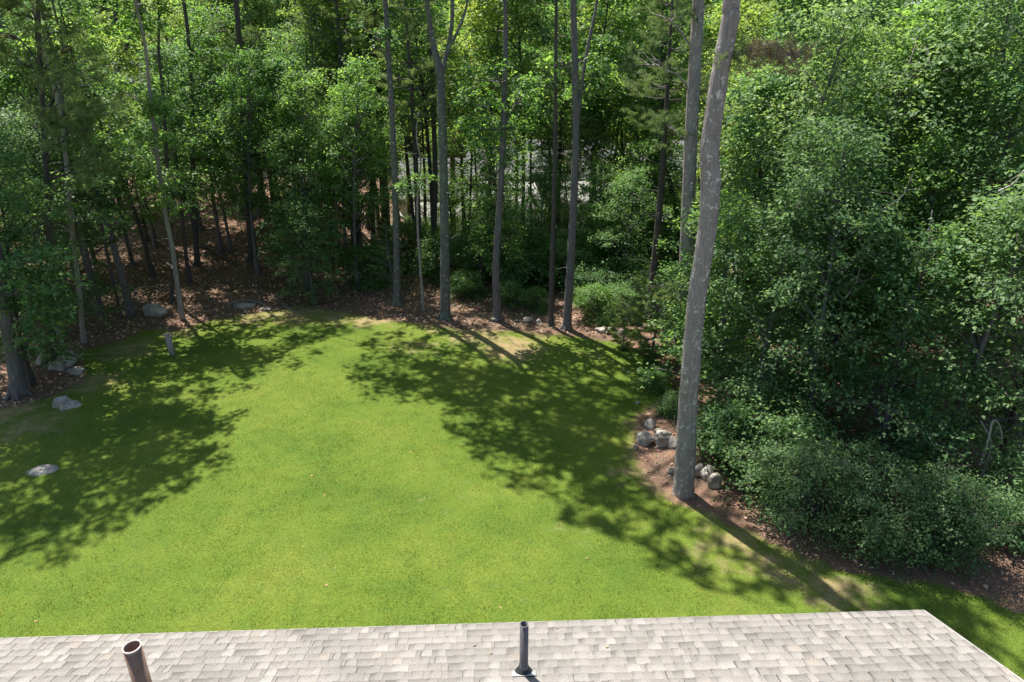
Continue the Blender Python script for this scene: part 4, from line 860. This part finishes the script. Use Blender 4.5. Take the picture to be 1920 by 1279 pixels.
# mid storey whose crowns close the view above the trunks
MID = [(KM, 2, 1475, 29, 1.0, 7, "yellow green maple in the gap right of the curved trunk"), (KL, 0, 1560, 31, 1.4, 7, "pale green tree seen between the tall bluish trees"),
       (KT, 0, 1480, 38, 1.0, 10, "yellow green crown at the top right of the curved trunk"), (KF, 0, 985, 64, 1.1, 8, "far leafy crown at the top centre between the trunks"), (KF, 1, 1050, 68, 1.15, 8, "far green crown at the top right of centre"),
       (KM, 0, 935, 41, .8, 2, "maple veiling the middle of the far grey roof"), (KM, 1, 1010, 37, .7, 1, "oak veiling the far house wall behind the bent trunk"), (KM, 0, 1150, 40, .85, 2, "maple veiling the right half of the far grey roof"), (KM, 1, 1075, 42, .8, 2.5, "oak veiling the far roof behind the thick grey trunk"), (KM, 0, 850, 39, .75, 1, "maple veiling the left wing of the far house"),
       (KU, 2, 255, 35, .8, 3, "dark oak sapling low at the back of the clearing"), (KU, 0, 345, 38, .85, 3, "maple sapling low behind the pale leaning trunk"), (KU, 3, 455, 37, .8, 3, "oak sapling low behind the dark straight pine"),
       (KB, 0, 110, 28.5, .8, 4, "bluish sapling above the pale thin straight trunk"), (KP, 1, 215, 31, .55, 4, "short dark pine at the back left of the clearing"), (KM, 0, 752, 40, .6, 0, "maple sapling deep between the mottled trunks"), (KU, 1, 300, 43, 1.1, 4, "maple filling the far back of the clearing"), (KU, 2, 190, 42, 1.1, 4, "oak filling the far back left of the clearing"), (KU, 3, 420, 44, 1.1, 4, "oak filling the far back of the clearing, right of the maple"),
       (KU, 3, 1170, 27.5, .75, 2, "shaded oak sapling between the thick grey trunk and the lichen spotted pine"), (KU, 2, 1225, 29.5, .8, 2.5, "dark oak sapling left of the lichen spotted pine"),
       (KT, 2, 950, 38, 1.0, 10, "light green crown just above the bent trunk"), (KF, 2, 1760, 55, 1.1, 6, "pale leafy crown far behind the canopy maple"), (KF, 2, 1450, 60, 1.1, 8, "far pale crown right of the huge pine"),
       (KT, 0, 800, 34, .95, 9, "sunlit maple crown behind the fork of the forked tree"), (KT, 2, 905, 33, .9, 9, "light green crown right of the forked tree's fork"),
       (KT, 1, 985, 35, .95, 9, "green maple crown between the bent trunk and the thin dark one"), (KT, 0, 1120, 34, 1.0, 9, "bright crown just right of the thick grey trunk's fork"),
       (KT, 2, 1190, 37, 1.0, 9, "yellow green crown left of the lichen spotted pine near the top"), (KT, 0, 1250, 32, .9, 9, "bright leafy crown behind the lichen spotted pine"),
       (KT, 1, 1040, 40, 1.0, 9, "maple crown above the middle of the far grey roof"), (KT, 2, 860, 41, 1.0, 9, "light green crown above the left end of the far grey roof"),
       (KT, 2, 1400, 35, 1.0, 8, "yellow green crown right of the huge pine's top"), (KM, 2, 1390, 28, .85, 6, "sunlit small maple right of the huge pine at mid height"),
       (KM, 0, 640, 29, .85, 7, "leafy maple crown left of the shaded trunks"), (KM, 0, 540, 28.5, .8, 7, "bright tipped maple crown above the round crowned tree"),
       (KM, 2, 690, 37, 1.1, 9, "yellow green crown at the top behind the shaded trunks"), (KM, 0, 430, 30, .85, 8, "maple with bright leaf tufts left of the dark straight pine"),
       (KM, 1, 300, 28.5, .8, 7, "oak crown over the pale leaning trunk"), (KM, 0, 350, 33, 1.0, 9, "tall maple crown at the top left of the clearing"),
       (KM, 1, 210, 29.5, .95, 8, "dark oak crown right of the upper left pine"), (KM, 0, 40, 24.5, .9, 7, "maple crown behind the fluffy upper left pine"),
       (KM, 2, 580, 36, 1.1, 10, "sunlit crown at the very top left of centre"), (KM, 2, 480, 39, 1.1, 10, "light green crown high behind the dark straight pine"),
       (KB, 0, 790, 41, .7, 1, "low bluish sapling before the low wing of the far grey roof"), (KU, 1, 845, 42, .8, 1, "maple sapling before the left end of the far grey roof"), (KM, 1, 120, 27, .9, 5, "oak above the pale thin straight trunk")]
for kd, ki, px, Y, s, zr, lab in MID: put(kd, ki, px, Y, s, "woodland_tree", lab, zref=zr)
for ki, px, Y, s, lab in ((2, 860, 30, 1.5, "broad dark bush behind the forked tree's foot"), (3, 925, 32, 1.6, "leafy bush deep behind the bent trunk"), (2, 1000, 29.5, 1.5, "dark bush between the bent trunk and the row's right end"),
                          (2, 1090, 30.5, 1.5, "tall leafy bush behind the row's right end"), (2, 1150, 28.5, 1.7, "dark thick bush in the shade right of the row"), (2, 1200, 26.5, .9, "dark dense bush left of the lichen spotted pine's foot"),
                          (2, 1250, 29.5, 1.8, "tall dark bush behind the lichen spotted pine"), (3, 780, 33, 1.5, "bush in the shade behind the thin pale sapling"), (2, 1300, 22.5, 1.3, "dark bush hidden between the two pines"),
                          (3, 1340, 20.5, 1.3, "leafy bush right behind the huge pine trunk"), (3, 1120, 24.3, .8, "small leafy bush by the far stone row"), (3, 960, 26.0, .6, "small bush on the litter right of the bent trunk")):
    put(KS, ki, px, Y, s, "shrub", lab, "shrub", zref=-.5)
# background rows: nobody could tell these apart
GB = {0: ("leafy tree in the dense woods behind the clearing on the left", "background trees of the left wood"),
      1: ("leafy tree in the sunlit woods beyond the far grey roof", "background trees of the centre wood"),
      2: ("leafy tree deep in the woods behind the right thicket", "background trees of the right wood")}
rb = np.random.default_rng(77)
def back(kinds, px, Y, s, zr, nm="background_tree"):
    zone = 0 if px < 700 else (1 if px < 1330 else 2)
    x = x_at(px, Y, zr)
    if -13.5 < x < 14 and 42 < Y < 57: return
    if -42 < x < -27 and 60 < Y < 72: return
    plant(kinds, nm, GB[zone][0], "tree", x, Y, s, None, GB[zone][1])
for Yr, step, jit in ((39, 150, 2.5), (47, 130, 2.5), (62, 66, 2), (74, 85, 3), (92, 110, 4)):
    px = -260+rb.uniform(0, 60)
    while px < 2200:
        Y = Yr+rb.uniform(-jit, jit); q = rb.random()
        mid = 760 < px < 1330
        if px < 700 and Yr < 57: px += 45
        if mid and Yr < 57: px += step; continue
        if Yr > 57: back(KF[rb.integers(0, 3)], px, Y, rb.uniform(1.0, 1.3), 5)
        elif q < .38: back(KC[rb.integers(0, 3)], px, Y, rb.uniform(.8, 1.05), 7)
        elif q < .72: back((KL if rb.random() < .55 else KU)[rb.integers(0, 2)], px, Y, rb.uniform(1.1, 1.6), 6)
        elif q < .9: back(KP[rb.integers(0, 3)], px, Y, rb.uniform(.8, 1.0), 8, "background_pine")
        else: back(KU[rb.integers(0, 4)], px, Y, rb.uniform(1.2, 1.6), 6)
        px += step*rb.uniform(.75, 1.25)
# understorey in the left wood and beyond the right thicket
for px, Y, s in ((-120, 24, 1.1), (-180, 30, 1.3), (130, 31, 1.1), (440, 44, 1.2), (580, 42, 1.2), (1330, 40, 1.2), (1530, 31, 1.2), (1650, 34, 1.2), (1850, 30, 1.3), (2050, 19, 1.3), (2080, 26, 1.4), (1980, 33, 1.3), (690, 45, 1.1), (1560, 42, 1.3)):
    back(KU[rb.integers(0, 4)], px, Y, s, 5)
# slim dark trunks of the woods
GT = {0: ("slim dark trunk in the shade of the left wood", "slim trunks of the left wood"), 1: ("slim dark trunk among the trees behind the centre of the lawn", "slim trunks behind the lawn")}
TK = []
for i in range(3):
    rr_ = np.random.default_rng(90+i); g = Geo(); t_ = np.linspace(0, 1, 12); H_ = 16
    ax_ = np.stack([.35*np.sin(t_*3+i)-.35*math.sin(i), .3*np.cos(t_*2.5+i)-.3*math.cos(i), H_*t_], 1); rd = .12*(1-.65*t_); rd[0] *= 1.4; g.tube(ax_, rd, 10, True, rr_, .05)
    gb = Geo()
    for k in range(26):
        zz = rr_.uniform(2, 15); q_ = np.array([np.interp(zz, ax_[:, 2], ax_[:, 0]), np.interp(zz, ax_[:, 2], ax_[:, 1]), zz]); th_ = rr_.random()*6.28; l_ = rr_.uniform(.4, 1.8)
        gb.tube(branch_pts(rr_, q_, q_+np.array([math.cos(th_)*l_, math.sin(th_)*l_, rr_.uniform(-.2, .6)]), -.04), np.linspace(.022, .004, 5), 4)
    (V, T), _ = spray_leaves(rr_, np.array([ax_[-1]+np.array([x, y, z]) for x, y, z in rr_.uniform(-1.6, 1.6, (45, 3))]), np.full(45, .7), unit(rr_.standard_normal((45, 3))), 55, .13)
    TK.append((g.mesh("trunk", M['bark_dark'], True), gb.mesh("branches", M['bark_dark'], True), mk_mesh("crown", V, T, M['oak'])))
for px, Y, s in ((90, 30, 1), (205, 37, .9), (300, 42, 1), (448, 46, 1), (510, 41, .8), (545, 47, 1), (600, 39, .8), (655, 38, .9), (130, 41, 1), (350, 48, 1), (575, 33, .6)):
    plant(TK[int(px) % 3], "slim_tree", GT[0][0], "tree", x_at(px, Y, 5), Y, s, None, GT[0][1])
for px, Y, s in ((775, 36, .9), (790, 40, .8), (872, 35, .7), (900, 39, .7), (1005, 37, .7), (1100, 38, .8), (1150, 35, .8), (1180, 40, .8), (1232, 33, .7), (760, 41, 1)):
    plant(TK[int(px) % 3], "slim_tree", GT[1][0], "tree", x_at(px, Y, 3), Y, s, None, GT[1][1])
#==SMALL==
# ------------------------------------------------------------------ rocks
def rock(label, px, py, w, h, dp=None, seed=0, rz=0, group=None, name="rock", sink=.25, loc=None):
    rng = np.random.default_rng(seed+900)
    import bmesh
    bm = bmesh.new(); bmesh.ops.create_icosphere(bm, subdivisions=4, radius=1)
    V = np.array([v.co[:] for v in bm.verts])
    for _ in range(13):                   # chop facets
        n_ = unit(rng.standard_normal(3)); d_ = rng.uniform(.55, .85); s_ = V@n_; V = V-np.outer(np.maximum(0, s_-d_)*.92, n_)
    f = sum(np.sin(V@(rng.standard_normal(3)*q)+rng.random()*6)*a for q, a in ((2, .07), (4, .05), (8, .03), (14, .018)))
    V = V*(1+f)[:, None]*np.array([w/2, (dp or w*.8)/2, h*.75])
    for v, c in zip(bm.verts, V): v.co = c
    me = bpy.data.meshes.new("rock"); bm.to_mesh(me); bm.free(); me.materials.append(M['rock'])
    for p_ in me.polygons: p_.use_smooth = True
    G = ground(px, py) if loc is None else np.array(loc); o = link(name, me, None, (G[0], G[1], G[2]+h*(.5-sink))); o.rotation_euler = (0, 0, rz)
    return tag(o, label, "rock", group)
rock("wedge shaped pale grey rock, the leftmost of the pile beside the huge pine", 1209, 830, .62, .36, seed=1, rz=.3)
rock("blotched grey and white boulder, the largest of the pile beside the huge pine", 1243, 832, .66, .46, seed=2, rz=1)
rock("rounded bluish rock at the top of the pile beside the huge pine", 1219, 801, .42, .30, seed=3, rz=2)
rock("flat dark rock wedged between the rounded and the blotched ones", 1234, 815, .30, .18, seed=4)
rock("tan rock half hidden at the left side of the huge pine trunk", 1262, 838, .36, .28, seed=5)
rock("small pale stone on bare soil in front of the wedge shaped rock", 1193, 841, .17, .10, seed=6)
rock("low grey rock on the lawn side of the huge pine's foot", 1258, 888, .22, .16, seed=7)
rock("grey rock just right of the huge pine trunk", 1308, 890, .42, .30, seed=8)
rock("brownish rock between the grey rock and the pale block right of the huge pine", 1325, 895, .42, .32, seed=9)
rock("pale squarish rock, the rightmost beside the huge pine", 1341, 912, .40, .32, seed=10)
rock("small reddish stone in the grass above the rock pile", 1197, 757, .20, .12, seed=11)
rock("pointed pale rock on the shaded lawn near the stout oak", 130, 765, .85, .52, .55, seed=12, rz=.2, sink=.45)
rock("low weathered rock outcrop in the shaded grass at lower left", 78, 886, .80, .30, .45, seed=13, sink=.52)
rock("large mottled rock of the outcrop right of the stout oak", 118, 688, .95, .45, .8, seed=14, rz=1, sink=.3)
rock("smaller mottled rock on the left of the outcrop by the stout oak", 85, 680, .7, .38, .6, seed=15, rz=2)
rock("flat stone on the right end of the outcrop by the stout oak", 145, 700, .6, .22, .4, seed=16, rz=.5)
rock("long boulder with a sagging top edge in the clearing behind the post", 290, 590, 1.25, .46, .6, seed=17, rz=-.15, name="boulder", sink=.2)
rock("flat rock ledge in shade at the back corner of the lawn", 455, 575, 1.0, .2, .5, seed=18, rz=.2, sink=.35)
rock("low grey rock right of the flat ledge at the back of the lawn", 500, 582, .55, .14, .35, seed=19)
for i, (px, py, w, lab) in enumerate(((1128, 622, .5, "low stone at the left end of the far stone row"), (1145, 624, .55, "middle stone of the far stone row near the corner of the lawn"), (1165, 627, .45, "right stone of the far stone row near the corner of the lawn"),
                                      (928, 602, .35, "small pale stone at the foot of the bent grey trunk"), (990, 602, .4, "flat stone between the bent trunk and the thin dark trunk"), (1010, 604, .3, "little stone beside the flat one between two trunks"))):
    rock(lab, px, py, w, w*.45, seed=30+i, rz=i)
# wooden post
G = ground(325, 668); g = Geo(); nrg = np.random.default_rng(3)
pst = thing("wooden_post", "short weathered grey wooden post standing in the lawn", "post", tuple(G)); hgtp = .78
g = Geo(); Rm = np.array(Matrix.Rotation(-.04, 3, 'Y')@Matrix.Rotation(.25, 3, 'Z'))
g.box((-.03, 0, hgtp/2-.05), (.17, .14, hgtp+.1), Rm); link("post", g.mesh("post", M['deadwood']), pst)
g = Geo(); g.box((-.068, 0, hgtp+.012), (.19, .16, .03), Rm); link("cap", g.mesh("cap", M['deadwood']), pst)
# fallen branches
def fallen(label, pxs, r, seed, name="fallen_branch", lift=.03, twigs=4):
    rng = np.random.default_rng(seed+70); P = np.array([ground(*p) for p in pxs]); G = P[0].copy(); P = P-G; P[:, 2] += r+lift
    A, R_ = catmull(list(P), list(np.linspace(r, r*.35, len(P))), 4); g = Geo(); g.tube(A, R_, 7, True, rng, .08)
    for i in range(twigs):
        q = A[rng.integers(2, len(A)-1)]; dv = rng.standard_normal(3)*np.array([.5, .5, .2]); dv[2] = abs(dv[2]); g.tube(np.array([q, q+dv*.5, q+dv+rng.standard_normal(3)*.1]), [r*.4, r*.25, r*.1], 4)
    o = link(name, g.mesh(name, M['deadwood'] if seed % 2 else M['bark_dark']), None, tuple(G)); return tag(o, label, "branch")
fallen("long dark log lying diagonally on the sunlit litter behind the round ledge", [(378, 462), (405, 478), (440, 500)], .09, 2, "fallen_log", twigs=3)
fallen("dark fallen branch sloping down to the lawn, right of the small dark tree", [(640, 520), (655, 530), (672, 545), (690, 560)], .06, 4)
fallen("grey crooked branch lying on the flat rock ledge", [(430, 572), (460, 566), (490, 572), (515, 585)], .03, 3)
fallen("pale bleached branch beside the flat rock ledge", [(535, 578), (550, 584), (566, 592)], .022, 5)
fallen("thin pale twig on the outcrop by the stout oak", [(120, 672), (138, 678), (157, 690)], .03, 7, lift=.3)
fallen("pale stick in the litter of the clearing, left of the long boulder", [(120, 585), (150, 592), (178, 588)], .02, 9)
fallen("bare stick leaning in the litter behind the long boulder", [(250, 545), (285, 540), (320, 548)], .025, 11)
# curling bare vines in the right thicket
for i, (pts, Y, lab) in enumerate((([(1838, 872), (1852, 830), (1862, 790), (1875, 800), (1880, 835)], 12.6, "curling bare vine hanging before the dark foliage at the right edge"),
                                   ([(1835, 905), (1850, 870), (1858, 830), (1845, 800), (1838, 790)], 12.7, "looped bare vine stem beside the curling one at the right edge"),
                                   ([(1595, 440), (1640, 405), (1690, 370), (1700, 350)], 15.5, "dead bare limb slanting up through the right thicket"),
                                   ([(1720, 500), (1740, 440), (1748, 395)], 15.0, "thin pale dead stem upright in the right thicket"),
                                   ([(1585, 560), (1605, 530), (1612, 505)], 15.2, "short pale dead stem in the right thicket"),
                                   ([(1872, 360), (1900, 345), (1922, 318)], 14.0, "thin curved dead twig at the right edge high up"))):
    P = np.array([at_y(a, b, Y) for a, b in pts]); G = P[0].copy(); g = Geo(); rr_ = np.random.default_rng(i)
    A, R_ = catmull(list(P-G), list(np.linspace(.028, .010, len(P))), 5); g.tube(A, R_, 6, True, rr_, .05)
    if i > 1:
        for k in range(4):
            q = A[rr_.integers(1, len(A))]; g.tube(np.array([q, q+rr_.standard_normal(3)*.2]), [.008, .003], 4)
    tag(link("bare_vine" if i < 2 else "dead_branch", g.mesh("bare_branch", M['deadwood'], True), None, tuple(G)), lab, "branch")
# fallen leaves on the lawn and roof
Vf, Tf = kites(np.array([[0, 0, .05], [.05, .03, .06]]), np.array([[.2, .1, 1], [-.3, .2, 1.]]), np.array([[1, .2, 0], [0, 1, .2]]), np.array([.14, .11]), np.array([.09, .08]), .25)
lf_me = mk_mesh("fallen_leaf", Vf, Tf, M['dry'])
first = None
for px, py in ((485, 960), (610, 932), (628, 1068), (612, 1100), (770, 850), (968, 1018), (905, 905), (1020, 905), (68, 1168), (585, 895), (520, 955), (1100, 1050), (860, 1010), (410, 690), (580, 800), (938, 1142), (240, 858), (730, 960), (170, 985), (1040, 1165)):
    G = ground(px, py); o = link("fallen_leaf", lf_me, None, tuple(G)); o.rotation_euler = (0, 0, random.random()*6.28); s_ = random.uniform(.35, .6); o.scale = (s_, s_, s_)
    tag(o, "dry tan leaf lying on the lawn", "leaf", "dry leaves on the lawn")
lf2 = mk_mesh("fallen_leaf", Vf*.3, Tf, M['dry'])
for i, (px, py, lab) in enumerate(((1044, 1181, "orange dry leaf near the roof edge, right of the thin vent pipe"), (1138, 1217, "tan dry leaf in the middle of the roof, right of the vent pipe"), (889, 1213, "small dry leaf on the roof, left of the vent pipe"), (920, 1228, "tiny reddish leaf on the roof close to the vent pipe"))):
    G = on_roof(px, py)+NRM*.0; o = link("fallen_leaf", lf2, None, tuple(G)); o.rotation_euler = (-SL, 0, YAW); tag(o, lab, "leaf")
